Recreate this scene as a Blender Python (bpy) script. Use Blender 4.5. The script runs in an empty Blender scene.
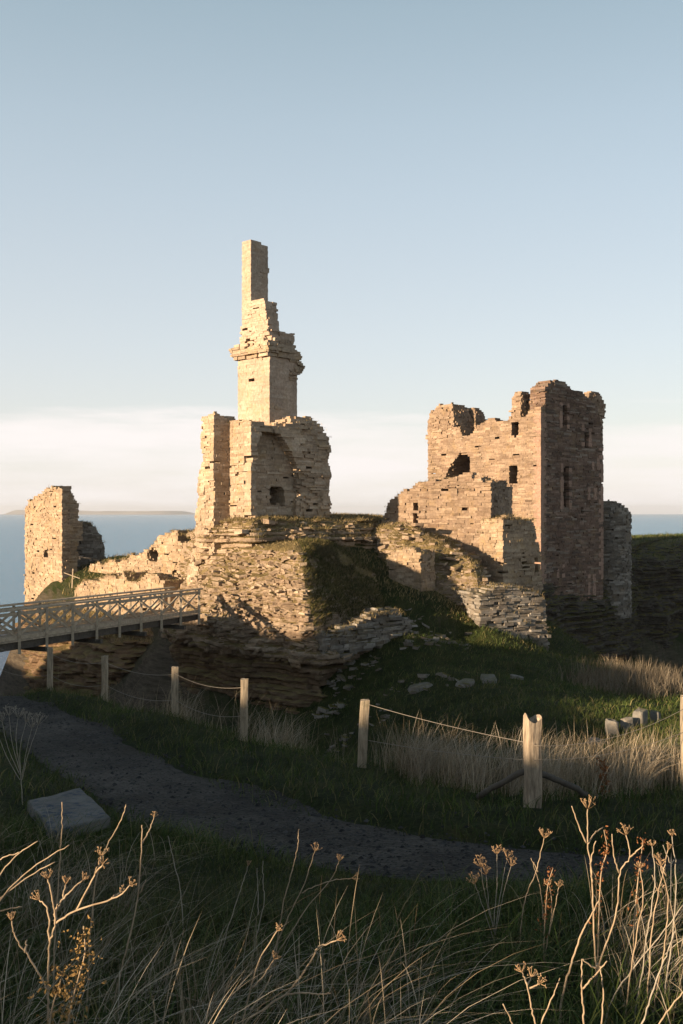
import bpy, math, random
import numpy as np
from mathutils import Vector

# ------------------------------------------------------------------ basics
F = 1000.0            # focal length in pixels of a 683 x 1024 picture
CX, CY = 341.5, 512.0
SX, SY = -0.80, -0.60             # horizontal direction towards the sun
SUN_EL = math.radians(11.3)
scene = bpy.context.scene
col = scene.collection
RNG = np.random.default_rng(7)

def P(px, py, Y):
    return ((px-CX)*Y/F, Y, (CY-py)*Y/F)
def XY(px, Y):
    return ((px-CX)*Y/F, Y)

def link(o, parent=None):
    col.objects.link(o)
    if parent is not None: o.parent = parent
    return o

def tag(o, label=None, cat=None, group=None, kind=None):
    if label: o['label'] = label
    if cat: o['category'] = cat
    if group: o['group'] = group
    if kind: o['kind'] = kind
    return o

def empty(name, loc, label, cat, group=None):
    o = bpy.data.objects.new(name, None)
    o.location = loc
    o.empty_display_size = 0.3
    link(o)
    return tag(o, label, cat, group)

def build(name, V, quads=None, tris=None, mat=None, parent=None, smooth=False):
    """one mesh object from arrays; V is in world space, made local to the parent"""
    V = np.asarray(V, dtype=np.float64)
    if parent is not None:
        V = V - np.array(parent.location)[None, :]
    q = np.zeros((0, 4), int) if quads is None else np.asarray(quads, int).reshape(-1, 4)
    t = np.zeros((0, 3), int) if tris is None else np.asarray(tris, int).reshape(-1, 3)
    me = bpy.data.meshes.new(name)
    me.vertices.add(len(V)); me.vertices.foreach_set('co', V.astype(np.float32).ravel())
    nl = q.size + t.size
    me.loops.add(nl)
    me.loops.foreach_set('vertex_index', np.concatenate([q.ravel(), t.ravel()]).astype(np.int32))
    me.polygons.add(len(q)+len(t))
    starts = np.concatenate([np.arange(len(q))*4, q.size+np.arange(len(t))*3]).astype(np.int32)
    me.polygons.foreach_set('loop_start', starts)
    me.polygons.foreach_set('loop_total', np.concatenate([np.full(len(q), 4), np.full(len(t), 3)]).astype(np.int32))
    me.update(calc_edges=True)
    me.validate()
    me.polygons.foreach_set('use_smooth', np.full(len(me.polygons), bool(smooth)))
    if mat: me.materials.append(mat)
    return link(bpy.data.objects.new(name, me), parent)

# ------------------------------------------------------------------ noise
def _hash(ix, iy, iz):
    n = (ix.astype(np.int64)*374761393 + iy.astype(np.int64)*668265263 + iz.astype(np.int64)*2147483647) & 0xffffffff
    n = ((n ^ (n >> 13))*1274126177) & 0xffffffff
    n = ((n ^ (n >> 16))*2246822519) & 0xffffffff
    return ((n ^ (n >> 15)) & 0xffffff)/float(0xffffff)*2-1
def noise(p):
    p = np.asarray(p, float)
    i = np.floor(p).astype(np.int64); f = p-i; f = f*f*(3-2*f)
    r = 0
    for dx in (0, 1):
        for dy in (0, 1):
            for dz in (0, 1):
                w = (f[..., 0] if dx else 1-f[..., 0])*(f[..., 1] if dy else 1-f[..., 1])*(f[..., 2] if dz else 1-f[..., 2])
                r = r + w*_hash(i[..., 0]+dx, i[..., 1]+dy, i[..., 2]+dz)
    return r
def fbm(p, o=4):
    a, s, r = 1.0, 0.0, 0
    p = np.asarray(p, float)
    for k in range(o):
        r = r + a*noise(p*(2.03**k)+17.3*k); s += a; a *= .5
    return r/s
def n2(x, y, sc, o=4, seed=0):
    return fbm(np.stack([x*sc, y*sc, np.zeros_like(x)+seed*7.7], -1), o)
def sstep(a, b, x):
    t = np.clip((x-a)/(b-a), 0, 1); return t*t*(3-2*t)
def inpoly(x, y, poly):
    r = np.zeros(x.shape, bool)
    n = len(poly)
    for k in range(n):
        x0, y0 = poly[k]; x1, y1 = poly[(k+1) % n]
        if y0 == y1: continue
        c = ((y0 > y) != (y1 > y)) & (x < (x1-x0)*(y-y0)/(y1-y0)+x0)
        r ^= c
    return r

# ------------------------------------------------------------------ materials
def newmat(name):
    m = bpy.data.materials.new(name); m.use_nodes = True
    nt = m.node_tree; nt.nodes.clear()
    out = nt.nodes.new('ShaderNodeOutputMaterial')
    b = nt.nodes.new('ShaderNodeBsdfPrincipled')
    nt.links.new(b.outputs[0], out.inputs[0])
    b.inputs['Roughness'].default_value = .95
    b.inputs['Specular IOR Level'].default_value = .15
    return m, nt, b
class NT:
    def __init__(s, nt): s.nt = nt
    def n(s, t, **kw):
        k = s.nt.nodes.new(t)
        for a, v in kw.items(): setattr(k, a, v)
        return k
    def l(s, a, b): s.nt.links.new(a, b)
    def coord(s, scale=(1, 1, 1)):
        g = s.n('ShaderNodeNewGeometry'); m = s.n('ShaderNodeMapping')
        m.inputs['Scale'].default_value = scale
        s.l(g.outputs['Position'], m.inputs['Vector']); return m.outputs[0]
    def noise(s, scale, detail=4, rough=.55, vec=None, dim=None):
        k = s.n('ShaderNodeTexNoise')
        k.inputs['Scale'].default_value = scale; k.inputs['Detail'].default_value = detail
        k.inputs['Roughness'].default_value = rough
        s.l(vec if vec is not None else s.coord(), k.inputs['Vector']); return k.outputs['Fac']
    def ramp(s, fac, stops, interp='LINEAR'):
        r = s.n('ShaderNodeValToRGB'); e = r.color_ramp; e.interpolation = interp
        while len(e.elements) < len(stops): e.elements.new(.5)
        for el, (p, c) in zip(e.elements, stops):
            el.position = p; el.color = (c[0], c[1], c[2], 1) if hasattr(c, '__len__') else (c, c, c, 1)
        s.l(fac, r.inputs[0]); return r.outputs[0]
    def mix(s, fac, a, b, mode='MIX'):
        m = s.n('ShaderNodeMix', data_type='RGBA', blend_type=mode)
        for sock, v in ((m.inputs[0], fac), (m.inputs[6], a), (m.inputs[7], b)):
            if hasattr(v, 'is_output') or isinstance(v, bpy.types.NodeSocket): s.l(v, sock)
            elif hasattr(v, '__len__'): sock.default_value = (v[0], v[1], v[2], 1)
            else: sock.default_value = v
        return m.outputs[2]
    def math(s, op, a, b=None, clamp=False):
        m = s.n('ShaderNodeMath', operation=op, use_clamp=clamp)
        for sock, v in ((m.inputs[0], a), (m.inputs[1], b)):
            if v is None: continue
            if isinstance(v, bpy.types.NodeSocket): s.l(v, sock)
            else: sock.default_value = v
        return m.outputs[0]
    def mapr(s, v, a, b, c=0., d=1.):
        m = s.n('ShaderNodeMapRange'); s.l(v, m.inputs[0])
        for k, x in zip((1, 2, 3, 4), (a, b, c, d)): m.inputs[k].default_value = x
        return m.outputs[0]
    def bump(s, h, bsdf, strength=.6, dist=.03):
        b = s.n('ShaderNodeBump'); b.inputs['Strength'].default_value = strength
        b.inputs['Distance'].default_value = dist
        s.l(h, b.inputs['Height']); s.l(b.outputs[0], bsdf.inputs['Normal'])
    def nz(s):
        g = s.n('ShaderNodeNewGeometry'); x = s.n('ShaderNodeSeparateXYZ')
        s.l(g.outputs['True Normal'], x.inputs[0]); return x.outputs[2]
    def island(s):
        return s.n('ShaderNodeNewGeometry').outputs['Random Per Island']

MOSS = [(0.0, (.045, .045, .012)), (.5, (.11, .095, .025)), (1.0, (.20, .15, .05))]
def stone_mat(name, tones, moss=.5, lichen=.5, stain=.6):
    m, nt, b = newmat(name); n = NT(nt)
    k = len(tones)
    mean = tuple(sum(t[i] for t in tones)/k for i in range(3))
    c = n.ramp(n.island(), [(i/(k-1), tuple(.95*t[j]+.05*mean[j] for j in range(3))) for i, t in enumerate(tones)])
    big = n.noise(.7, 5, .6)
    c = n.mix(1.0, c, n.ramp(big, [(.3, 1-stain*.5), (.7, 1.15)]), 'MULTIPLY')
    fine = n.noise(9, 5, .65)
    c = n.mix(1.0, c, n.ramp(fine, [(.25, .62), (.75, 1.25)]), 'MULTIPLY')
    lf = n.mapr(n.noise(1.6, 6, .7), .52, .66)
    c = n.mix(n.math('MULTIPLY', lf, lichen), c, (.36, .24, .11))
    l2 = n.mapr(n.noise(4.5, 5, .7), .60, .68)
    c = n.mix(n.math('MULTIPLY', l2, lichen*.8), c, (.42, .39, .32))
    mf = n.math('MULTIPLY', n.mapr(n.nz(), .55, .85), n.mapr(n.noise(1.1, 4, .6), .38, .55))
    c = n.mix(n.math('MULTIPLY', mf, moss), c, n.ramp(n.noise(3.1, 4), MOSS))
    n.l(c, b.inputs['Base Color'])
    n.bump(n.noise(14, 6, .7), b, .45, .02)
    return m

PALE = [(0.300, 0.223, 0.155), (0.450, 0.341, 0.239), (0.380, 0.287, 0.204), (0.520, 0.415, 0.310), (0.340, 0.247, 0.170)]
M_tower = stone_mat('tower_stone', PALE, 1., .5)
M_chim = stone_mat('chimney_stone', [(0.381, 0.283, 0.211), (0.454, 0.348, 0.265), (0.405, 0.303, 0.226), (0.486, 0.383, 0.297)], .5, .35, .35)
M_keep = stone_mat('keep_stone', [(0.200, 0.139, 0.095), (0.330, 0.237, 0.164), (0.260, 0.183, 0.130), (0.400, 0.296, 0.210), (0.210, 0.139, 0.095)], .8, .3)
M_red_shade = stone_mat('reddish_shade_stone', [(.115, .075, .055), (.20, .13, .095), (.15, .095, .07), (.27, .185, .14), (.10, .07, .055), (.31, .25, .20)], .9, .25)  # redder stone, with the shade of the keep's right face in its tones
M_quoin = stone_mat('quoin_stone', [(.40, .215, .155), (.30, .145, .105), (.34, .215, .16), (.40, .28, .21), (.29, .165, .12)], .2, .2)
M_ruin = stone_mat('ruin_stone', [(0.280, 0.203, 0.135), (0.420, 0.312, 0.210), (0.340, 0.247, 0.170), (0.480, 0.371, 0.259)], 1., .5)
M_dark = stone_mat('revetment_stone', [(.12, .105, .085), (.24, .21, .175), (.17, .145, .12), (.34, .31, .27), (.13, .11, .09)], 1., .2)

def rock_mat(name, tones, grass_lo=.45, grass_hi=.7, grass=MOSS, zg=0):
    m, nt, b = newmat(name); n = NT(nt)
    v = n.coord((.18, .18, 5.5))
    k = len(tones)
    c = n.ramp(n.noise(1.0, 6, .7, v), [(.25+.5*i/(k-1), t) for i, t in enumerate(tones)])
    c = n.mix(1.0, c, n.ramp(n.noise(2.2, 6, .7), [(.3, .55), (.72, 1.3)]), 'MULTIPLY')
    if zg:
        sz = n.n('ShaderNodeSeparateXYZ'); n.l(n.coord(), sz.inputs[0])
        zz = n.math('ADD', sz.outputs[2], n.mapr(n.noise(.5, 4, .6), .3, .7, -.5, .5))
        c = n.mix(n.mapr(zz, -5.6, -5.1, 1, 0), c, n.mix(1., c, (.50, .44, .38), 'MULTIPLY'))  # bedrock below made darker in colour, also standing in for shade there
    isl = n.island()
    c = n.mix(1.0, c, n.ramp(isl, [(0, .75), (1, 1.25)]), 'MULTIPLY')
    g = n.math('ADD', n.nz(), n.mapr(n.noise(1.3, 5, .6), .3, .7, -.22, .22))
    if zg:
        sx = n.n('ShaderNodeSeparateXYZ'); n.l(n.coord(), sx.inputs[0]); g = n.math('ADD', g, n.mapr(sx.outputs[2], -4.4, -2.6, 0, zg))
    gf = n.mapr(g, grass_lo, grass_hi)
    gc = n.ramp(n.noise(2.6, 6, .7), grass)
    c = n.mix(gf, c, gc)
    n.l(c, b.inputs['Base Color'])
    h = n.math('ADD', n.noise(1.0, 7, .75, n.coord((1.2, 1.2, 9))), n.noise(9, 5, .7))
    n.bump(h, b, .9, .09)
    return m
OCHRE = [(0.25, (.09, .07, .028)), (.5, (.19, .14, .06)), (.75, (.30, .22, .10))]
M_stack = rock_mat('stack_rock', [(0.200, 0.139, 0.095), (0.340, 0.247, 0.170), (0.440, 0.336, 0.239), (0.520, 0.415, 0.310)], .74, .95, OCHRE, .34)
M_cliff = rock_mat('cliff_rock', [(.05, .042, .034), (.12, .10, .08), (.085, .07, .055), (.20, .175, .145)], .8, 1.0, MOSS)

# ------------------------------------------------------------------ terrain
CP = np.array([
 (0,0,-1.7),(0,3,-2.1),(0,5,-2.5),(0,7,-2.95),(.2,8.6,-3.28),(-3,5,-2.5),(-2.6,9,-3.2),(-3.4,10.6,-3.42),(-6,12,-3.3),(-8,16,-3.6),
 (-1.6,8.5,-3.2),(3,5,-2.4),(3,7.4,-2.98),(5,8.2,-3.05),(8,8,-2.9),(1.6,7.6,-3.0),
 (3.07,9,-3.3),(1,9.4,-3.32),(-.44,10.7,-3.45),(-1.7,11.9,-3.55),(-3.7,15.4,-3.75),(-5.9,18.9,-3.9),(-6.9,20.2,-3.95),(-10,24,-3.98),
 (-12.5,26,-4.0),(6,9,-3.25),(12,10,-3.2),
 (-6.24,21.4,-3.98),(-4.78,20.2,-3.92),(-2.93,17.6,-3.76),(-1.55,15.9,-3.70),(.33,14,-3.68),(2.19,11.6,-3.53),(4.3,12.6,-3.55),(8,13,-3.5),
 (-6.6,26.5,-9),(-3,22.5,-7.6),(0,19,-6.0),(0,24,-7.5),(-10.5,28,-6.5),(2,16,-4.35),
 (-6,32,-11),(-2,30,-8.6),(1,28,-7),(-10,36,-14),(-16,38,-19),(-16,30,-14),
 (2,33,-5.9),(2.8,38,-5.0),(4,27,-5.4),(5.5,36,-5.7),(5,40.5,-5.3),(8.5,45,-6.2),(2.3,47.5,-1.3),(4.1,46.5,-2.1),(5.9,46,-2.7),(2.53,45.8,-2.4),(3.83,45.2,-2.8),(5.0,44.6,-3.3),(6.0,43.4,-4.6),(2.3,41.2,-3.7),(4.2,41.9,-3.8),(5.7,40.6,-4.9),(-.3,32.5,-7.6),(.5,34,-6.7),(.7,35.5,-6.35),(1.3,38,-5.35),(2.0,40.5,-4.3),
 (4,19,-4.75),(8,22,-4.9),(7.5,30,-5.65),(10,33,-6.1),(11.7,36,-6.3),(11,45,-6.6),(14.5,45,-7.7),(17,52,-10),(20,60,-13),(30,50,-12),(22,68,-14),(26,74,-13),(17,66,-12),(32,66,-15),(19,74,-10),
 (12,57,-7.3),(15,60,-8.5),(16,36,-7.2),(24,30,-7),(14,22,-5),
 (-2,46,-.55),(-4,50,-.9),(2,50,-.75),(5,52,-2.2),(7,50,-3.2),(8,55,-4),(4,57,-2.5),(2,62,-2),(8,66,-4),(14,72,-5.5),(20,76,-6),
 (-8,50,-3.2),(-11,52,-4.9),(-15,54,-5.2),(-18,58,-5.5),(-17,64,-5.7),(-5,60,-3),(-8,46,-5),(-6.8,44,-4.2),
 (-25,56,-24),(-22,48,-23),(-24,70,-25),(-10,78,-25),(0,88,-25),(15,98,-22),(27,92,-4),(36,98,-4),(44,80,-12),(45,100,-24),
 (0,-15,-.7),(20,-10,-1),(30,10,-2.5),(-20,4,-2),(-26,20,-4),(-34,34,-22),(40,30,-5),(-60,30,-18),(-60,-20,-2),(60,-20,-2),(0,-60,-1),(60,60,-8),
 (-50,60,-26),(60,100,-24),(-50,100,-26),(60,140,-26),(-60,140,-26),
], float)
def _rbf_fit():
    d = np.sqrt(((CP[:, None, :2]-CP[None, :, :2])**2).sum(-1)+.6)
    A = np.zeros((len(CP)+1, len(CP)+1)); A[:-1, :-1] = d; A[:-1, -1] = 1; A[-1, :-1] = 1
    A[:len(CP), :len(CP)] += np.eye(len(CP))*-.02
    return np.linalg.solve(A, np.append(CP[:, 2], 0))
_W = _rbf_fit()
PATH = np.array([(14, 10.2), (9, 9.3), (6, 8.95), (3.07, 8.95), (1, 9.45), (-.44, 10.6), (-1.9, 11.9), (-3.8, 15.2), (-5.9, 18.7), (-7.2, 20.4), (-10, 23.6), (-12.6, 26.0)], float)
def _smooth_path():
    p = PATH
    for _ in range(3):
        a = p[:-1]*.75+p[1:]*.25; b = p[:-1]*.25+p[1:]*.75
        p = np.concatenate([p[:1], np.stack([a, b], 1).reshape(-1, 2), p[-1:]])
    return p
PSM = _smooth_path()
def path_dist(x, y):
    best = np.full(x.shape, 1e9)
    for k in range(len(PSM)-1):
        a, b = PSM[k], PSM[k+1]; d = b-a; L = (d*d).sum()
        t = np.clip(((x-a[0])*d[0]+(y-a[1])*d[1])/L, 0, 1)
        best = np.minimum(best, np.hypot(x-a[0]-t*d[0], y-a[1]-t*d[1]))
    return best
def ridge(x, y):  # unseen rise towards the sun, crest heights shaped to place its shade
    s = -(x*SX+y*SY); q = -x*SY+y*SX
    hc = -1.40+math.tan(SUN_EL)*26 +.05*sstep(-20,-30,q)*(1-sstep(-36,-40,q)) + .18*n2(q*1.0, q*0, .35, 3, 5)
    hc = hc - .08*sstep(-7, -4, q)*(1-sstep(3, 8, q)) + .8*sstep(-13, -22, q) + .95*sstep(-18, -22, q)*(1-sstep(-28.5, -31, q)) + .22*sstep(-15, -9, q)*(1-sstep(-6, -3, q)) - 4.2*sstep(-44.5, -50, q) - 6*sstep(14, 50, q)
    return hc - .33*np.sqrt((s+26)**2+2)+.33*1.4
def H(x, y, detail=True):
    x = np.asarray(x, float); y = np.asarray(y, float)
    r = np.full(x.shape, _W[-1])
    for k in range(len(CP)):
        r = r+_W[k]*np.sqrt((x-CP[k, 0])**2+(y-CP[k, 1])**2+.6)
    pd = path_dist(x, y)
    off = sstep(.8, 1.9, pd)
    far = sstep(14, 30, np.hypot(x, y))
    if detail:
        r = r+off*(.10*n2(x, y, .9, 4, 1)+.05*n2(x, y, 3, 3, 2)+far*.35*n2(x, y, .35, 4, 3))
        r = r+(1-off)*.018*n2(x, y, 2.2, 3, 4)
    r = r+.10*sstep(.85, 1.25, pd)*(1-sstep(2.5, 4.5, pd))
    rd = ridge(x, y)
    w = sstep(-6, -14, -(x*SX+y*SY))*1.0
    return np.where(w > 0, np.maximum(r, rd*w+r*(1-w)), r)
def h1(x, y): return float(H(np.array([x]), np.array([y]))[0])

def ground_mat():
    m, nt, b = newmat('turf'); n = NT(nt)
    c = n.ramp(n.noise(1.2, 6, .65), [(.3, (.018, .026, .007)), (.5, (.034, .044, .011)), (.72, (.065, .062, .018))])
    c = n.mix(1.0, c, n.ramp(n.noise(18, 4, .7), [(.25, .5), (.75, 1.5)]), 'MULTIPLY')
    soil = n.mapr(n.nz(), .55, .75, 1, 0)
    c = n.mix(soil, c, n.ramp(n.noise(2, 5, .7, n.coord((.5, .5, 4))), [(.3, (.05, .038, .026)), (.7, (.15, .12, .085))]))
    n.l(c, b.inputs['Base Color'])
    n.bump(n.noise(14, 6, .75), b, 1., .12)
    return m
M_turf = ground_mat()

def make_ground():
    th = np.concatenate([np.arange(-50, 50, .22), np.arange(50, 310, 1.6)])
    th = np.radians(th)
    rr = np.concatenate([[0.02], np.geomspace(.6, 170, 460)])
    T, R = np.meshgrid(th, rr)
    x = R*np.sin(T); y = R*np.cos(T)-.0
    z = H(x, y)
    V = np.stack([x, y, z], -1).reshape(-1, 3)
    nr, nt_ = T.shape
    i = np.arange(nr-1)[:, None]*nt_; j = np.arange(nt_)[None, :]; j2 = (j+1) % nt_
    q = np.stack([i+j, i+j2, i+nt_+j2, i+nt_+j], -1).reshape(-1, 4)[:, ::-1]
    o = build('ground', V, q, None, M_turf, smooth=True)
    tag(o, 'grassy ground of the headland', None, None, 'structure')
make_ground()

def path_mat():
    m, nt, b = newmat('path_gravel'); n = NT(nt)
    v = n.n('ShaderNodeTexVoronoi'); v.inputs['Scale'].default_value = 26
    n.l(n.coord(), v.inputs['Vector'])
    c = n.ramp(n.noise(2.0, 5, .6), [(.3, (.042, .037, .031)), (.7, (.084, .074, .061))])
    c = n.mix(1., c, n.ramp(v.outputs['Color'], [(0, .7), (1, 1.35)]), 'MULTIPLY')
    c = n.mix(1., c, n.ramp(n.noise(.55, 5, .65), [(.32, .55), (.7, 1.35)]), 'MULTIPLY')
    c = n.mix(1., c, n.ramp(n.noise(70, 3, .7), [(.3, .7), (.7, 1.3)]), 'MULTIPLY')
    edge = n.mapr(n.noise(.8, 4, .6), .55, .7)
    c = n.mix(n.math('MULTIPLY', edge, .6), c, (.045, .036, .025))
    n.l(c, b.inputs['Base Color']); b.inputs['Roughness'].default_value = .9
    n.bump(v.outputs['Distance'], b, 1., .03)
    return m
M_path = path_mat()
def make_path():
    seg = np.diff(PSM, axis=0); L = np.concatenate([[0], np.cumsum(np.hypot(seg[:, 0], seg[:, 1]))])
    t = np.arange(0, L[-1], .08)
    cx = np.interp(t, L, PSM[:, 0]); cy = np.interp(t, L, PSM[:, 1])
    dx = np.gradient(cx); dy = np.gradient(cy); l = np.hypot(dx, dy); nx, ny = -dy/l, dx/l
    wl = .78+.16*n2(t, t*0, .9, 4, 1)+.10*n2(t, t*0, 3.5, 2, 8); wr = .78+.16*n2(t, t*0, .9, 4, 2)+.10*n2(t, t*0, 3.5, 2, 9)
    wl = wl+.35*sstep(14.5, 16.5, t)*sstep(19, 17, t)
    K = 30
    a = np.linspace(-1, 1, K)
    wid = np.where(a[None, :] < 0, wl[:, None], wr[:, None])*a[None, :]
    x = cx[:, None]+nx[:, None]*wid; y = cy[:, None]+ny[:, None]*wid
    z = H(x, y)+.02*(1-np.abs(a[None, :])**4)+.006
    V = np.stack([x, y, z], -1).reshape(-1, 3)
    i = np.arange(len(t)-1)[:, None]*K; j = np.arange(K-1)[None, :]
    q = np.stack([i+j, i+j+1, i+K+j+1, i+K+j], -1).reshape(-1, 4)
    tag(build('path', V, q, None, M_path, smooth=True), 'dark gravel footpath across the grass', None, None, 'structure')
make_path()

# ------------------------------------------------------------------ sea, distant land
def sea():
    m, nt, b = newmat('sea_water'); n = NT(nt)
    b.inputs['Base Color'].default_value = (.10, .26, .41, 1)
    b.inputs['Roughness'].default_value = .22; b.inputs['Specular IOR Level'].default_value = .5
    b.inputs['IOR'].default_value = 1.33
    h = n.math('ADD', n.noise(.35, 6, .65, n.coord((1, 2.2, 1))), n.noise(2.2, 3, .6))
    n.bump(h, b, 1., .9)
    R = 9000.
    g = np.concatenate([-np.geomspace(R, 60, 22), np.geomspace(60, R, 22)])
    X, Y = np.meshgrid(g, g)
    V = np.stack([X, Y, np.full_like(X, -20.)], -1).reshape(-1, 3)
    k = len(g); i = np.arange(k-1)[:, None]*k; j = np.arange(k-1)[None, :]
    q = np.stack([i+j, i+j+1, i+k+j+1, i+k+j], -1).reshape(-1, 4)
    tag(build('sea', V, q, None, m), 'blue sea reaching to the horizon', None, None, 'structure')
sea()
def land():
    m, nt, b = newmat('far_land'); n = NT(nt)
    c = n.ramp(n.noise(.004, 5, .6), [(.35, (.34, .29, .25)), (.65, (.50, .44, .38))])
    n.l(c, b.inputs['Base Color'])
    u = np.linspace(-2600, -1180, 160); w = np.linspace(0, 1200, 24)
    X, W = np.meshgrid(u, w)
    env = sstep(-1180, -1420, X)
    prof = 12+9*n2(X, X*0, .0022, 4, 3)+5*sstep(-2000, -2400, X)
    Z = -22+(2+prof*env+18)*sstep(0, 420, W)*env*(1-.0*W)
    V = np.stack([X, 7600+W, Z], -1).reshape(-1, 3)
    k = len(u); i = np.arange(len(w)-1)[:, None]*k; j = np.arange(k-1)[None, :]
    q = np.stack([i+j, i+j+1, i+k+j+1, i+k+j], -1).reshape(-1, 4)
    tag(build('hills', V, q, None, m, smooth=True), 'low far coast on the horizon', None, None, 'structure')
land()

# ------------------------------------------------------------------ boxes
_SG = np.array([(-1,-1,-1),(1,-1,-1),(1,1,-1),(-1,1,-1),(-1,-1,1),(1,-1,1),(1,1,1),(-1,1,1)], float)
_BF = np.array([(0,3,2,1),(4,5,6,7),(0,1,5,4),(1,2,6,5),(2,3,7,6),(3,0,4,7)])
def boxes(C, S, rng, vj=.012):
    n = len(C)
    V = C[:, None, :]+_SG[None]*S[:, None, :]*.5
    V = V+rng.uniform(-vj, vj, V.shape)
    q = (np.arange(n)[:, None, None]*8+_BF[None]).reshape(-1, 4)
    return V.reshape(-1, 3), q

class Frame:
    """a building's own axes: u along the right-hand face, w along the left-hand face, both away from the near corner"""
    def __init__(s, O, ang):
        s.O = np.array(O, float); a = math.radians(ang)
        s.e1 = np.array((math.cos(a), math.sin(a))); s.e2 = np.array((-math.sin(a), math.cos(a)))
    def world(s, p):
        xy = s.O[None]+p[:, 0:1]*s.e1[None]+p[:, 1:2]*s.e2[None]
        return np.concatenate([xy, p[:, 2:3]], 1)
    def face_w(s, px, py, w=0.):      # a pixel on the plane w = const -> (u, z)
        d = np.array(((px-CX)/F, 1.)); b = s.O+w*s.e2
        A = np.array([[s.e1[0], -d[0]], [s.e1[1], -d[1]]])
        u, Y = np.linalg.solve(A, -b); return (u, (CY-py)/F*Y)
    def face_u(s, px, py, u=0.):      # a pixel on the plane u = const -> (w, z)
        d = np.array(((px-CX)/F, 1.)); b = s.O+u*s.e1
        A = np.array([[s.e2[0], -d[0]], [s.e2[1], -d[1]]])
        w, Y = np.linalg.solve(A, -b); return (w, (CY-py)/F*Y)
    def pw(s, pts, w=0.): return [s.face_w(x, y, w) for x, y in pts]
    def pu(s, pts, u=0.): return [s.face_u(x, y, u) for x, y in pts]

def cuts(a, b, rg, keys, rng):
    r = [a]
    while r[-1] < b: r.append(r[-1]+rng.uniform(*rg))
    r = np.array(r)
    for k in keys:
        if a < k < b: r[np.argmin(np.abs(r-k))] = k
    r[-1] = max(r[-1], b) if abs(r[-1]-b) > .02 else b
    r = np.unique(r)
    return r
def masonry(fr, inside, bu, bw, bz, L=(.28, .7), W=(.3, .5), Hh=(.07, .14), ku=(), kw=(), jit=.012, vj=.008, seed=1, out=.09, cell=.085, erode=.10, miss=.02):
    """random-coursed stones that fill the solid inside(u, w, z): each course is cut into stones, each stone trimmed to the solid"""
    rng = np.random.default_rng(seed)
    solid = inside
    def inside(u, w, z):
        p = np.stack([u*.9+seed*3.7, w*.9, z*1.3], -1)
        n1 = noise(p)+.6*noise(p*2.7+9); n3 = noise(p*3.1+31)
        return solid(u-erode*np.maximum(0, n1), w-erode*np.maximum(0, -n1), z+.10*n3) if erode else solid(u, w, z)
    us = np.arange(bu[0]-.02+cell/2, bu[1]+.02, cell); ws = np.arange(bw[0]-.02+cell/2, bw[1]+.02, cell)
    Ug, Wg = np.meshgrid(us, ws, indexing='ij'); Uf, Wf = Ug.ravel(), Wg.ravel()
    Cs, Ss = [], []
    z = bz[0]
    while z < bz[1]:
        h = rng.uniform(*Hh)
        m = inside(Uf, Wf, np.full(Uf.shape, z+h/2))
        if m.any():
            wc = cuts(bw[0], bw[1], W, kw, rng)
            iw = np.searchsorted(wc, Wf[m])
            # every row of stones gets its own joints
            off = rng.uniform(0, L[1], len(wc)+2)
            uc = cuts(bu[0]-L[1], bu[1]+L[1], L, (), rng)
            iu = np.searchsorted(uc, Uf[m]+off[iw])
            key = iw*1000+iu
            o = np.argsort(key, kind='stable'); k = key[o]; u = Uf[m][o]; w = Wf[m][o]
            st = np.flatnonzero(np.r_[True, k[1:] != k[:-1]])
            u0, u1 = np.minimum.reduceat(u, st)-cell/2, np.maximum.reduceat(u, st)+cell/2
            w0, w1 = np.minimum.reduceat(w, st)-cell/2, np.maximum.reduceat(w, st)+cell/2
            for kk in ku:
                u0[np.abs(u0-kk) < cell*.9] = kk; u1[np.abs(u1-kk) < cell*.9] = kk
            for kk in kw:
                w0[np.abs(w0-kk) < cell*.9] = kk; w1[np.abs(w1-kk) < cell*.9] = kk
            Cs.append(np.stack([(u0+u1)/2, (w0+w1)/2, np.full(len(u0), z+h/2)], 1))
            Ss.append(np.stack([u1-u0, w1-w0, np.full(len(u0), h)], 1))
        z += h
    C = np.concatenate(Cs); S = np.concatenate(Ss)
    ex = np.zeros(len(C), bool)
    for ax in range(3):
        oth = [a for a in range(3) if a != ax]
        for sg in (-1, 1):
            for f, g in ((0, 0), (.46, .4), (-.46, .4), (.46, -.4), (-.46, -.4)):
                k = np.flatnonzero(~ex); Q = C[k].copy()
                Q[:, ax] += sg*(S[k, ax]*.5+.08); Q[:, oth[0]] += f*S[k, oth[0]]; Q[:, oth[1]] += g*S[k, oth[1]]
                ex[k] |= ~inside(Q[:, 0], Q[:, 1], Q[:, 2])
    ex0 = ex.copy()
    if miss: ex &= rng.random(len(C)) > miss*(S[:, 0] < .55)
    C, S = C[ex], S[ex]
    sh = rng.uniform(-jit, jit, C.shape); sh[:, 2] *= .15
    big = rng.random(len(C)) < out
    sh[big, :2] *= 3.
    V, q = boxes(C+sh, S*np.array((1.01, 1.01, 1.04)), rng, vj)
    return fr.world(V), q

def rag(fr_seed, sc=1.3, amp=.22):
    """noise that wanders the outline of a broken wall"""
    def f(a, b, z): return amp*fbm(np.stack([a*sc+fr_seed, b*sc, z*sc*1.6], -1), 4)
    return f

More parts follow.
